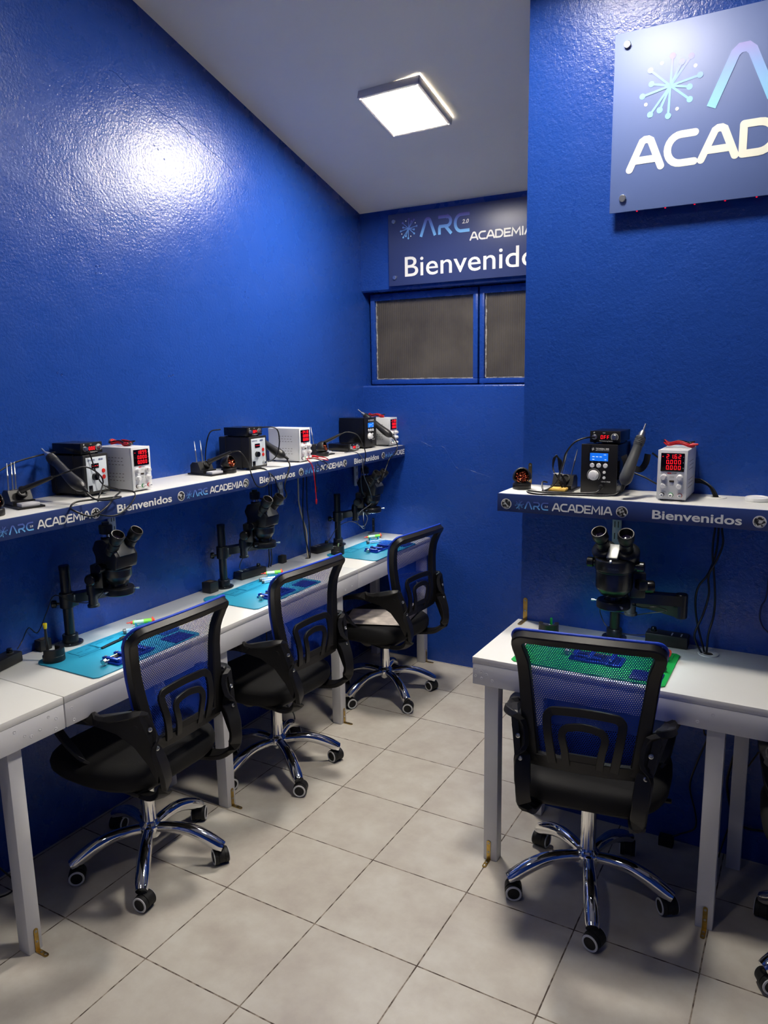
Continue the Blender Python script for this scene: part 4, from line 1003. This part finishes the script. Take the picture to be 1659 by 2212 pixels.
# ================================================================= microscopes
def microscope(label, loc, rz, kind, elbow=(.085, .20), ctr=(.172, .09), cable_pts=None):
    """local +x points to the sitter; origin is the foot of the pillar"""
    t = thing('stereo_microscope', label, 'microscope', loc, rz, None)
    cx, cy = ctr; ex, ey = elbow; px, py = (cx-.075, cy-.055) if kind == 'tri' else (cx-.085, cy+.038); hb = -.022 if kind == 'tri' else .008; wb = 1.0 if kind == 'tri' else 1.2
    m = MB(); m.lathe([(0, 0), (.042, 0), (.043, .003), (.042, .006), (.027, .0065), (.027, .034), (.0255, .036), (0, .036)], (0, 0, 0), 44); b_ = m.build('base_flange', SCOPE, t, 40)
    for k in range(4):
        a = PI/4+PI/2*k; m = MB(); m.lathe([(.0038, 0), (.0034, .0014), (.0015, .0012), (0, .0006)], (.035*math.cos(a), .035*math.sin(a), .0062), 12); m.build('screw', SCREW, b_)
    m = MB(); m.cyl((0, 0, .03), (0, 0, .275), .0175, 32); m.lathe([(0, .275), (.0185, .275), (.0185, .288), (.017, .290), (0, .290)], (0, 0, 0), 32); m.build('pillar', SCOPE, t, 40)
    m = MB(); m.cyl((0, 0, .135), (0, 0, .190), .0255, 32, bev=.002); m.box((.012, .014, .162), (.03, .03, .045), bev=.003); m.build('clamp_collar', SCOPE, t, 40)
    for d, z in (((-.75, -.66, 0), .150),):
        v = Vector(d); m = MB(); m.lathe([(0, .02), (.005, .02), (.005, .034), (.013, .036), (.0145, .040), (.0145, .050), (.012, .053), (0, .053)], (0, 0, z), 10, v); m.build('clamp_knob', PLASX, t, 30)
    def bar(a, b, z0, z1, w=.020, nm='arm_link'):
        a, b = Vector((*a, 0)), Vector((*b, 0)); d = (b-a).normalized(); s = Vector((-d.y, d.x, 0)); n = 10
        pts = [b+(s*math.cos(q)+d*math.sin(q))*w for q in [PI*i/n for i in range(n+1)]]+[a+(-s*math.cos(q)-d*math.sin(q))*w for q in [PI*i/n for i in range(n+1)]]
        m = MB(); m.prism([(p.x, p.y) for p in pts], z0, z1); m.build(nm, SCOPE, t, 30)
    bar((0, 0), (ex, ey), .150, .184); bar((ex, ey), (px, py), .188, .222)
    m = MB(); m.cyl((ex, ey, .146), (ex, ey, .226), .0195, 28, bev=.002); m.build('elbow_joint', SCOPE, t, 40)
    m = MB(); m.cyl((px, py, .140), (px, py, .232), .0165, 28, bev=.002); m.lathe([(.0165, .142), (.021, .142), (.021, .150), (.0165, .151)], (px, py, 0), 28); m.build('pivot_post', SCOPE, t, 40)
    m = MB(); m.box((px+.022, py+.02, .255), (.046, .05, .085), rz=.35, bev=.005); m.box((px+.045, py+.036, .262), (.05, .03, .03), rz=.6, bev=.004); m.build('focus_block', SCOPE, t, 40)
    for s in (-1, 1):
        m = MB(); m.lathe([(0, 0), (.019, 0), (.0205, .003), (.0205, .026), (.018, .030), (.011, .031), (0, .0295)], (px+.024, py+.018+s*.027, .250), 30, (-.34*s, s, 0))
        m.build('focus_knob', PLASX, t, 30)
    # ring light
    m = MB(); m.lathe([(.034, .186), (.050, .186), (.053, .189), (.053, .207), (.050, .212), (.030, .213), (.028, .208), (.028, .190), (.034, .186)], (cx, cy, 0), 48); rg = m.build('ring_light', SCOPE, t, 40)
    m = MB(); m.lathe([(.0285, .1875), (.0480, .1875), (.0480, .1856), (.0285, .1856), (.0285, .1875)], (cx, cy, 0), 48); m.build('light_diffuser', SCLITE, rg, 30, 'white lit LED ring')
    for k in range(3):
        a = .6+2*PI*k/3; v = Vector((math.cos(a), math.sin(a), 0)); m = MB(); m.lathe([(.0018, 0), (.0018, .012), (.0036, .012), (.0036, .022), (0, .022)], Vector((cx, cy, .204))+v*.048, 12, v); m.build('thumb_screw', STEEL, rg)
    # zoom body
    m = MB(); m.lathe([(0, .205), (.026, .205), (.026, .225), (.030, .226), (.034*wb, .231), (.046*wb, .250), (.048*wb, .255), (.048*wb, .300+hb), (.0495*wb, .302+hb), (.0495*wb, .306+hb), (0, .306+hb)], (cx, cy, 0), 44); m.build('zoom_body', SCOPE, t, 35)
    for s in (-1, 1):
        zk = .327 if kind == 'bino' else .292
        m = MB(); m.lathe([(0, 0), (.012, 0), (.012, .010), (.0165, .012), (.0165, .030), (.014, .032), (0, .032)], (cx-.008, cy+s*(.047 if kind == 'tri' else .058), zk), 22, (0, s, 0)); m.build('zoom_knob', PLASX, t, 30)
    d = Vector((.60, 0, .80)).normalized()
    if kind == 'tri':
        m = MB(); m.prism([(-.058, .306), (.046, .306), (.050, .318), (.056, .352), (.024, .398), (-.012, .412), (-.052, .404), (-.070, .372), (-.056, .345)], -.048, .048, lambda x, z, y: (cx+x, cy+y, z+hb))
        bmesh.ops.recalc_face_normals(m.bm, faces=m.bm.faces); bmesh.ops.bevel(m.bm, geom=m.bm.edges[:], offset=.006, segments=2, affect='EDGES', profile=.5); m.build('prism_head', SCOPE, t, 40)
        m = MB(); q = Matrix.Rotation(math.radians(53.7-90+90-0), 3, 'Y'); m.box((cx+.041, cy, .376+hb), (.052, .070, .004), rot=Matrix.Rotation(math.radians(55), 3, 'Y'), bev=.001); m.build('front_plate', SCOPEG, t, 30)
        m = MB(); m.lathe([(0, .400), (.019, .400), (.019, .412), (.0175, .414), (.0175, .424), (.023, .426), (.0235, .452), (.021, .456), (.0125, .457), (.0125, .466), (0, .467)], (cx-.038, cy-.006, hb), 36); c_ = m.build('camera_port', SCOPE, t, 35)
        m = MB(); m.lathe([(.0178, .4145), (.0200, .4145), (.0200, .4235), (.0178, .4235), (.0178, .4145)], (cx-.038, cy-.006, hb), 36); m.build('silver_ring', CHROME, c_, 35)
        base0 = Vector((cx+.012, cy, .365+hb)); L0, rr = .092, .0235
    else:
        m = MB(); m.lathe([(0, .306), (.0605, .306), (.062, .309), (.062, .338), (.059, .342), (0, .344)], (cx, cy, hb), 48); m.build('head_drum', SCOPE, t, 35)
        m = MB(); m.box((cx+.010, cy, .358), (.058, .034, .05), rot=Matrix.Rotation(math.radians(38), 3, 'Y'), bev=.002); m.build('front_plate', mat('satin_silver_plate', srgb(150, 152, 150), .4, metal=.6), t, 30)
        m = MB(); m.lathe([(0, 0), (.005, .001), (.0055, .004), (.003, .008), (0, .0085)], (cx+.058, cy, .348), 16, (.7, 0, .7)); m.build('lock_knob', STEEL, t, 30)
        def dr(a, b, c_=(cx, cy)):
            an = (a/.062); R = .0626
            return (c_[0]+R*math.cos(an), c_[1]+R*math.sin(an), .316+hb+b)
        m = MB(); text_bm(m, 'TECHREBAL', .006, lambda a, b: dr(a-.008, b), .034, .02); burst(m, 0, 0, .006, lambda a, b: dr(a-.020, b+.003)) ; m.build('maker_lettering', SCOPEG, t, 0)
        base0 = Vector((cx-.004, cy, .370)); L0, rr = .092, .0245
        for s in (-1, 1):
            dd = Vector((d.x, s*.10, d.z)).normalized()
            m = MB(); m.lathe([(0, -.030), (.037, -.030), (.0385, -.027), (.0385, .006), (.036, .010), (.024, .016), (0, .016)], base0+Vector((0, s*.036, 0)), 40, dd); m.build('prism_lobe', SCOPE, t, 40)
    for s in (-1, 1):
        dd = Vector((d.x, s*.10, d.z)).normalized(); o = base0+Vector((0, s*.033, 0))
        k = L0/.092
        m = MB(); m.lathe([(0, 0), (.0225, 0), (.0225, .020), (.0205, .022), (.0205, .048), (.018, .050), (.018, .056), (rr-.002, .058), (rr, .061), (rr+.0005, .0885), (rr-.001, .091), (rr-.0035, .0905), (rr-.006, .078), (.0150, .074), (.0145, .070)], o, 40, dd)
        e = m.build('eyepiece', PLAS, t, 40)
        m = MB(); m.lathe([(.0150, .0712), (.008, .0735), (0, .0742)], o, 30, dd); m.build('eyepiece_lens', LENS, e, 60)
        m = MB(); m.lathe([(.0206, .0235), (.0216, .0235), (.0216, .0265), (.0206, .0265), (.0206, .0235)], o, 36, dd); m.build('diopter_ring', PLASG, e, 30)
    if cable_pts:
        tubeobj('light_cable', cable_pts, .0018, CAB, t, 6)
    return t
cc = lambda lx: lx
microscope('black trinocular microscope on a pillar at the nearest left mat, above the yellow-capped screwdriver', (.056, .352, H+.0005), 0, 'tri', (.075, .195),
    cable_pts=[(.125, .07, .20), (.10, .03, .16), (.05, -.02, .17), (-.005, -.045, .19), (-.035, -.06, .13), (-.04, -.10, .065), (-.045, -.13, .09), (-.045, -.16, .05), (-.03, -.19, .035)])
microscope('black trinocular microscope on a pillar at the middle teal mat', (.058, 1.172, H+.0005), 0, 'tri', (.075, .195),
    cable_pts=[(.125, .07, .20), (.10, .03, .15), (.08, .02, .10), (.06, .06, .07), (.02, .11, .055), (.01, .16, .045)])
microscope('black trinocular microscope on a pillar nearest the window', (.050, 2.135, H+.0005), 0, 'tri', (.075, .195),
    cable_pts=[(.125, .07, .20), (.17, .0, .15), (.16, .02, .10), (.10, .0, .14), (.04, -.05, .12), (.0, -.08, .05), (.0, -.11, .035)])
microscope('black binocular microscope on a pillar above the green mat on the right bench', (1.776, 1.288, H+.0005), -PI/2, 'bino', (.125, .235), (.236, .045),
    cable_pts=[(.24, .105, .203), (.245, .14, .20), (.235, .18, .205), (.215, .205, .19), (.17, .14, .16), (.09, .06, .12), (.02, -.04, .11), (-.01, -.05, .07), (-.005, -.02, .03), (0, .05, .02), (.0, .12, .03)])

# ================================================================= things on the benches
ZB = H+.0005
def silicone_mat(label, loc, rz, m_, gm, w=.48, d=.29, pot=(-.20, .12)):
    t = thing('silicone_mat', label, 'repair mat', loc, rz)
    c = .012
    poly = [(-w/2+c, -d/2), (w/2-c, -d/2), (w/2, -d/2+c), (w/2, d/2-c), (w/2-c, d/2)]
    poly += [(-w/2+.09, d/2)]+[(pot[0]+.044*math.cos(a), pot[1]+.044*math.sin(a)) for a in [math.radians(q) for q in range(30, 200, 15)]]+[(-w/2, .06), (-w/2, -d/2+c)]
    m = MB(); m.prism(poly, 0, .0035)
    m.build('mat', m_, t, 20)
    m = MB(); rim = lambda x0, y0, x1, y1: m.tube([(x0, y0, .0038), (x1, y0, .0038), (x1, y1, .0038), (x0, y1, .0038)], .0016, 4, closed=True)
    y0 = d/2-.075
    for a, b in ((-.13, -.045), (-.04, .125), (.13, .225)): rim(a, y0, b, d/2-.012)
    m.build('raised_border', m_, t, 0)
    m = MB()
    for k in range(2):
        m.box((-.105+.035*k, d/2-.045, .0036), (.022, .004, .0006)); m.box((.05*k-.01, d/2-.03, .0036), (.03, .003, .0006))
    m.tube([(-w/2+.10, d/2-.085, .0036), (w/2-.02, d/2-.085, .0036)], .0011, 4)
    m.build('mat_groove', gm, t, 0)
    return t
silicone_mat('teal silicone repair mat on the left bench nearest the camera', (.272, .402, ZB), PI/2, MATB, MATBD)
silicone_mat('teal silicone repair mat on the left bench, in the middle', (.268, 1.205, ZB), PI/2, MATB, MATBD)
silicone_mat('teal silicone repair mat on the left bench under the window', (.295, 2.112, ZB), PI/2, MATB, MATBD, .455)
silicone_mat('green silicone repair mat on the right bench behind the chair', (1.768, 1.062, ZB), 0, MATG, MATGD, .485, .305, (-.205, .135))
def tool_pot(label, loc, rz):
    t = thing('tool_pot', label, 'tool holder', loc, rz)
    m = MB(); m.lathe([(0, 0), (.0355, 0), (.036, .002), (.036, .020), (.034, .022), (.027, .022), (.027, .010), (0, .010)], (0, 0, 0), 44); m.build('base_cup', PLAS, t, 40)
    m = MB(); a0 = arc(0, 0, .0355, .0355, 100, 330, 20); a1 = arc(0, 0, .022, .022, 330, 100, 20); m.prism(a0+a1, .012, .044); m.build('raised_wall', PLAS, t, 30)
    m = MB(); m.lathe([(.006, .010), (.011, .010), (.011, .032), (.007, .032), (.007, .012)], (.006, .006, 0), 24); m.build('inner_socket', PLASG, t, 40)
    return t
ZM = ZB+.0036
tool_pot('round black tool pot on the nearest teal mat, holding a yellow-capped screwdriver', (.157, .206, ZM), PI*.9)
tool_pot('round black tool pot beside the microscope nearest the window', (.178, 1.933, ZM), PI*.9)
tool_pot('round black tool pot on the green mat, at the left of the right bench', (1.562, 1.205, ZM), PI*.4)
t = thing('precision_screwdriver', 'thin black screwdriver with yellow cap standing in the nearest tool pot', 'screwdriver', (.137, .198, ZM+.012))
m = MB(); m.cyl((0, 0, 0), (0, 0, .03), .0016, 10); m.build('shaft', STEEL, t)
m = MB(); m.lathe([(0, .022), (.0045, .022), (.0058, .03), (.0050, .075), (.0038, .10), (0, .10)], (0, 0, 0), 8); m.build('handle', PLASG, t, 20)
m = MB(); m.lathe([(0, .099), (.0052, .099), (.0060, .104), (.0068, .112), (.0072, .116), (.006, .118), (0, .1185)], (0, 0, 0), 24); m.build('cap', YEL, t, 40)
t = thing('tweezers', 'pale green handled tweezers standing in the pot nearest the window', 'tweezers', (.180, 1.936, ZM+.012))
for s in (-1, 1):
    m = MB(); m.tube([(0, .001*s, 0), (.002, .005*s, .022), (.004, .002*s, .045)], .0025, ref=(1, 0, 0), asp=.9, square=True); m.build('tweezer_arm', mat('pale_green_plastic', srgb(190, 226, 170), .4) if s < 0 else STEEL, t)
t = thing('nozzle_pin', 'short green and silver pin standing in the right tool pot', 'pin', (1.569, 1.211, ZM+.0105))
m = MB(); m.lathe([(0, 0), (.010, 0), (.011, .003), (.007, .006), (0, .006)], (0, 0, .022), 24); m.build('washer', STEEL, t); m = MB(); m.cyl((0, 0, 0), (0, 0, .024), .003, 10); m.build('stem', STEEL, t)
m = MB(); m.lathe([(0, .028), (.0045, .028), (.0045, .05), (.003, .052), (0, .052)], (0, 0, 0), 18); m.build('green_sleeve', MATG, t)

def fixture(label, loc, rz):
    """board clamping fixture; long side along local x"""
    t = thing('board_fixture', label, 'board holder', loc, rz)
    m = MB(); m.box((0, 0, .004), (.170, .082, .006), bev=.0015); m.build('base_plate', FIXB, t)
    m = MB()
    for y in (-.022, .012): m.box((-.03, y, .0085), (.095, .010, .003))
    m.build('slide_rail', PLASX, t, 0)
    for x in (-.070, -.020, .050):
        m = MB(); m.box((x, .002, .012), (.014, .078, .010), bev=.002); b_ = m.build('clamp_bar', FIXB, t)
        for y in (-.03, .03):
            m = MB(); m.lathe([(0, 0), (.0045, 0), (.004, .003), (0, .0032)], (x, y, .017), 14); m.build('screw', STEEL, b_)
    m = MB(); m.tube([(-.082, .022, .012), (.045, .022, .012)], .0022, 8); m.build('guide_rod', mat('brass_rod', srgb(200, 170, 90), .25, metal=1), t)
    m = MB(); m.lathe([(.003, -.012), (.003, 0), (.0085, 0), (.0095, .002), (.0095, .012), (.0085, .014), (0, .014)], (-.094, .004, .012), 16, (-1, 0, 0)); m.build('thumb_wheel', STEEL, t, 20)
    m = MB()
    for i in range(9):
        for j in range(5): m.box((.018+.0066*i if i < 9 else 0, -.028+.013*j, .0073), (.004, .009, .0008))
    m.build('cut_pattern', PLASX, t, 0)
    return t
fixture('blue board holder with silver thumb wheel on the nearest teal mat', (.352, .352, ZM), PI/2+.06)
fixture('blue board holder with silver thumb wheel on the middle teal mat', (.352, 1.178, ZM), PI/2)
fixture('blue board holder with silver thumb wheel on the teal mat under the window', (.325, 2.118, ZM), PI/2-.05)
fixture('blue board holder on the green mat, seen through the chair mesh', (1.778, 1.040, ZM), 0)
def pad(label, loc, rz):
    t = thing('circuit_board_pad', label, 'board pad', loc, rz)
    m = MB(); m.box((0, 0, .0015), (.095, .078, .003), bev=.001); m.build('board', PCB, t); m = MB(); rn = random.Random(4)
    for i in range(10):
        for j in range(6): m.box((-.038+.0085*i, -.028+.011*j, .0032), (.0015+rn.random()*.004, .0012+rn.random()*.003, .0005))
    m.build('board_marks', FIXB, t, 0); return t
pad('dark blue board pad at the far end of the nearest teal mat', (.372, .565, ZM), PI/2)
pad('dark blue board pad at the far end of the middle teal mat', (.366, 1.368, ZM), PI/2)
pad('dark blue board pad at the far end of the window-side teal mat', (.392, 2.275, ZM), PI/2)
pad('dark blue board pad at the right end of the green mat', (1.948, .968, ZM), 0)
def syringe(label, a, b, stand=MATB):
    a, b = Vector(a), Vector(b); t = thing('flux_syringe', label, 'syringe', (a+b)/2-Vector((0, 0, 0))); o = (a+b)/2; d = (b-a).normalized(); L = (b-a).length; A = a-o
    m = MB(); m.lathe([(0, L*.22), (.0085, L*.24), (.0085, L*.92), (0, L*.92)], A, 24, d); m.build('barrel', SYRG, t, 40, 'lime green filled barrel')
    m = MB(); m.lathe([(.0088, L*.28), (.0088, L*.62)], A, 24, d); m.build('paper_label', SYRW, t, 40, 'white printed label')
    m = MB(); m.box(A+d*(L*.45)+Vector((0, 0, .0092)), (.003, .02, .0006), rot=Vector((0, 1, 0)).rotation_difference(d).to_matrix()); m.build('label_print', GAP, t, 0)
    m = MB(); m.lathe([(0, 0), (.0016, .001), (.0026, L*.14), (.0055, L*.16), (.0055, L*.24), (0, L*.24)], A, 18, d); m.build('nozzle_cap', SYRR, t, 40, 'orange red tip cap')
    m = MB(); m.lathe([(0, L*.91), (.0135, L*.91), (.0135, L*.95), (.008, L*.96), (.006, L), (0, L*.985)], A, 24, d); m.build('plunger_cap', SYRR, t, 40, 'orange red end cap')
    s = thing('syringe_rest', label.replace('syringe', 'rest under syringe').split(' lying')[0]+' lying on it', 'syringe rest', (o.x, o.y, ZM))
    s['label'] = 'small '+('teal' if stand is MATB else 'green')+' two-post rest under the flux syringe '+label.split('syringe ')[1].replace('lying ', '')
    for k in (.34, .80):
        p = a+d*(L*k)-o; side = Vector((-d.y, d.x, 0)).normalized(); zt = (o.z-ZM)+p.z-.0085
        m = MB(); pr = [(-.011, 0), (.011, 0), (.010, zt+.008), (.006, zt+.002), (0, zt-.0005), (-.006, zt+.002), (-.010, zt+.008)]
        dh = Vector((d.x, d.y, 0)).normalized()
        m.prism(pr, -.003, .003, lambda x, z, y: Vector((p.x, p.y, 0))+side*x+dh*y+Vector((0, 0, z))); m.build('post', stand, s, 20)
syringe('green flux syringe lying on its rest at the nearest teal mat', (.128, .545, ZM+.024), (.205, .615, ZM+.028))
syringe('green flux syringe lying on its rest at the middle teal mat', (.128, 1.350, ZM+.024), (.206, 1.418, ZM+.028))
syringe('green flux syringe lying on its rest under the window', (.150, 2.248, ZM+.024), (.222, 2.325, ZM+.028))
syringe('green flux syringe lying on its rest at the green mat', (1.905, 1.190, ZM+.024), (1.990, 1.118, ZM+.030), MATG)
def vial(label, a, b, r=.010):
    a, b = Vector(a), Vector(b); t = thing('clear_tube', label, 'clear tube', a); d = b-a; L = d.length
    m = MB(); m.lathe([(0, 0), (r, 0), (r, L*.9), (r*.9, L), (0, L)], (0, 0, 0), 6, d); m.build('tube', CLEAR, t, 20)
    m = MB(); m.lathe([(0, -.004), (r*1.05, -.004), (r*1.05, .006), (0, .006)], (0, 0, 0), 18, d); m.build('end_cap', SCOPEG, t, 30)
    m = MB(); m.cyl(d*.12, d*.9, r*.35, 8); m.build('needle', TRAYB, t)
vial('clear tube of needles lying on the nearest teal mat behind the chair frame', (.165, .502, ZM+.011), (.215, .590, ZM+.011), .009)
vial('clear tube of needles on the middle teal mat, nearer the bench front', (.192, 1.283, ZM+.011), (.250, 1.362, ZM+.011), .009)
vial('clear tube of needles on the middle teal mat, nearer the syringe', (.160, 1.305, ZM+.011), (.226, 1.388, ZM+.011), .009)
vial('clear tube of needles lying on the teal mat under the window', (.205, 2.20, ZM+.011), (.262, 2.290, ZM+.011), .009)
vial('clear tube lying at the right edge of the green mat', (1.985, 1.032, ZM+.012), (1.965, 1.118, ZM+.012), .011)
def tray(label, loc, rz):
    t = thing('parts_tray', label, 'parts tray', loc, rz); m = MB()
    m.box((0, 0, .002), (.075, .075, .002)); 
    for i in range(6): m.box((-.0375+.015*i, 0, .006), (.0015, .075, .010)); m.box((0, -.0375+.015*i, .006), (.075, .0015, .010))
    m.build('grid_tray', TRAYB, t, 0)
tray('clear blue parts tray between the nearest syringe and board pad', (.275, .595, ZM), PI/2)
tray('clear blue parts tray on the window-side mat behind the board holder', (.300, 2.26, ZM), PI/2)
t = thing('cleaning_brush', 'black antistatic brush lying on the nearest teal mat', 'brush', (.212, .415, ZM))
m = MB(); m.tube(smooth_path([(.006, -.062, .004), (.002, -.03, .005), (-.002, .01, .006), (-.006, .035, .005)], 4), .0048, ref=(0, 0, 1), asp=.5, square=True); m.build('handle', PLAS, t)
m = MB(); m.box((-.010, .048, .005), (.017, .026, .007), rz=.2, bev=.002); m.build('brush_head', RUB, t)
def strip(label, loc, rz, L=.16, W=.056, Hh=.036):
    t = thing('power_strip', label, 'power strip', loc, rz)
    m = MB(); m.box((0, 0, Hh/2), (L, W, Hh), bev=.004); m.build('housing', PLAS, t)
    m = MB(); m.lathe([(0, 0), (.010, 0), (.0105, .003), (.009, .014), (.0075, .016), (0, .016)], (L*.33, 0, Hh), 22); m.build('dial', PLASX, t, 30)
    m = MB(); m.lathe([(.010, .0001), (.0135, .0001), (.0135, .001), (.010, .001)], (L*.33, 0, Hh), 24); m.build('dial_ring', SCOPEG, t, 30)
    m = MB()
    for k in range(2): m.box((L*(-.12-.22*k), .006, Hh+.0002), (.004, W*.5, .0008))
    m.build('slot_marks', RING, t, 0)
strip('black power strip with a dial at the left picture edge of the left bench', (.050, .075, ZB), PI/2+.25)
strip('black power strip with a dial between the middle microscope and the wall cables', (.044, 1.375, ZB), PI/2-.15)
strip('black power strip with a dial beside the tool pot nearest the window', (.058, 1.955, ZB), PI/2-.15, .13)
strip('black power strip with a dial behind the green mat, right of the microscope', (1.953, 1.300, ZB), PI, .138, .055, .042)
def block(name, label, cat, c, d, rz=0):
    t = thing(name, label, cat, c, rz); m = MB(); m.box((0, 0, d[2]/2), d, bev=.003); m.build('body', PLAS, t); m = MB(); m.box((0, 0, d[2]+.0004), (d[0]*.6, d[1]*.55, .0012)); m.build('top_inset', GAP, t, 0)
block('plug_adapter', 'black plug adapter by the wall behind the nearest tool pot', 'adapter', (.025, .262, ZB), (.035, .045, .04))
block('plug_adapter', 'small black adapter by the wall beyond the middle power strip', 'adapter', (.022, 1.655, ZB), (.03, .035, .04))
block('square_cup', 'square black cup at the corner of the middle teal mat', 'tool holder', (.055, 1.085, ZB), (.052, .052, .048))
block('plug_adapter', 'black plug adapter on the floor under the right bench', 'adapter', (1.985, 1.30, .0), (.05, .035, .035))
# ---------------------------------------------------------------- hanging cables
A = [(2.084, 1.235), (2.084, 1.182), (2.08, 1.129), (2.082, 1.077), (2.089, 1.027), (2.097, .941), (2.096, .881), (2.085, .82), (2.084, .7575)]
B = [(2.094, 1.235), (2.094, 1.182), (2.092, 1.109), (2.083, 1.06), (2.067, 1.014), (2.042, .972), (2.036, .915), (2.048, .845), (2.076, .7575)]
Cc = [(2.105, 1.235), (2.105, 1.183), (2.111, 1.132), (2.097, 1.079), (2.074, 1.021), (2.078, .956), (2.064, .884), (2.044, .823), (2.05, .79), (2.070, .7575)]
for P, dy, nm in ((A, 0, 'rightmost at the bench'), (B, .008, 'with the wide loop'), (Cc, -.008, 'crossing in the middle')):
    pts = [(x, 1.300+dy-(0 if z > .9 else (.9-z)*.2), z) for x, z in P]
    cable([(P[0][0]-.004, 1.292+dy, 1.262)]+pts, .0034, CAB, 'black cable hanging from the right shelf to the bench, '+nm)
cable([(.06, 1.77, 1.262), (.058, 1.766, 1.18), (.058, 1.765, 1.067), (.058, 1.775, 1.018), (.058, 1.79, .971), (.060, 1.82, .89), (.075, 1.80, .80), (.085, 1.792, .757)], .0042, CABB, 'beige cable hanging from the left shelf to its bench grommet')
cable([(.065, 1.80, 1.262), (.064, 1.804, 1.18), (.062, 1.796, 1.062), (.062, 1.791, .977), (.064, 1.798, .881), (.080, 1.80, .80), (.090, 1.797, .757)], .0032, CAB, 'black cable beside the beige one, left of it')
cable([(.07, 1.83, 1.262), (.068, 1.828, 1.18), (.066, 1.826, 1.03), (.066, 1.838, .928), (.070, 1.835, .848), (.090, 1.805, .757)], .0030, CAB, 'black cable beside the beige one, right of it')
for y0, nm in ((1.570, 'left'), (1.588, 'right')):
    cable([(.03, y0, 1.262), (.022, y0+.002, 1.16), (.02, y0+.006, 1.05), (.02, y0-.01, .95), (.03, y0-.03, .85), (.035, y0-.035, .80), (.03, y0-.04, .762)], .0032, CAB, f'black cable hanging behind the middle microscope, {nm} one of two')
cable([(2.255, 1.33, 1.22), (2.25, 1.332, 1.05), (2.247, 1.332, .959), (2.235, 1.332, .926), (2.232, 1.332, .887), (2.244, 1.33, .856), (2.262, 1.33, .838), (2.30, 1.31, .80), (2.315, 1.29, .762)], .0022, mat('navy_cable_sheath', srgb(24, 36, 80), .5), 'thin navy painted cable on the wall at the right edge')
cable([(2.08, 1.325, .72), (2.08, 1.327, .60), (2.085, 1.325, .455), (2.098, 1.325, .432), (2.069, 1.325, .329), (2.051, 1.325, .235), (2.075, 1.325, .134), (2.075, 1.32, .08), (2.029, 1.31, .05), (2.005, 1.305, .035)], .003, CAB, 'black cable hanging under the right bench, left of the middle leg')
cable([(2.21, 1.327, .72), (2.205, 1.328, .60), (2.202, 1.328, .465), (2.179, 1.328, .357), (2.17, 1.327, .268), (2.199, 1.325, .153), (2.237, 1.325, .129), (2.30, 1.325, .135)], .004, CAB, 'thick black cable looping under the right bench beside the rightmost chair')
cable([(2.26, 1.322, .42), (2.232, 1.32, .362), (2.213, 1.32, .323), (2.225, 1.32, .266), (2.204, 1.32, .19), (2.174, 1.32, .074), (2.16, 1.30, .006)], .0026, CAB, 'thin black wavy cable under the right bench reaching the floor')
cable([(.02, -.02, .30), (.04, -.02, .12), (.08, .02, .02), (.11, -.01, .004), (.08, -.08, .004), (.0+.03, -.20, .004)], .003, CAB, 'black cable curling on the floor behind the nearest left bench leg')
cable([(.03, 1.50, .66), (.04, 1.48, .35), (.12, 1.44, .08), (.17, 1.42, .02), (.20, 1.46, .004), (.17, 1.50, .03), (.13, 1.47, .12), (.10, 1.50, .30)], .003, CAB, 'black cable looping to the floor under the middle left bench')
cable([(.20, 1.992, 1.296), (.26, 2.00, 1.30), (.29, 2.02, 1.27), (.292, 2.02, 1.22), (.285, 2.05, 1.16), (.26, 2.14, 1.08), (.24, 2.19, 1.00), (.22, 2.10, .96), (.21, 2.09, .90), (.22, 2.14, .875), (.23, 2.16, .92), (.22, 2.12, .97)], .0022, mat('grey_cable_sheath', srgb(80, 84, 90), .4), 'thin grey cable looping down from the window end of the left shelf')
cable([(.14, 1.255, 1.478), (.20, 1.30, 1.475), (.255, 1.345, 1.47), (.27, 1.35, 1.42), (.262, 1.345, 1.36), (.24, 1.34, 1.33), (.226, 1.315, 1.322)], .0028, CAB, 'black cable curving down the front of the middle station')
cable([(.205, 1.24, 1.30), (.25, 1.26, 1.297), (.288, 1.275, 1.26), (.292, 1.29, 1.22), (.29, 1.31, 1.19), (.24, 1.35, 1.15), (.15, 1.38, 1.12)], .0026, CAB, 'black cable dropping over the shelf edge below the middle station')
cable([(.06, 1.205, 1.47), (.03, 1.17, 1.46), (.02, 1.15, 1.40), (.02, 1.14, 1.33), (.04, 1.13, 1.295)], .0028, CAB, 'black cable curving behind the middle tip cleaner to the shelf')
cable([(.06, .36, 1.45), (.03, .30, 1.44), (.03, .20, 1.42), (.03, .08, 1.36), (.03, .02, 1.31)], .0028, CAB, 'black cable running along the wall behind the nearest iron stand')
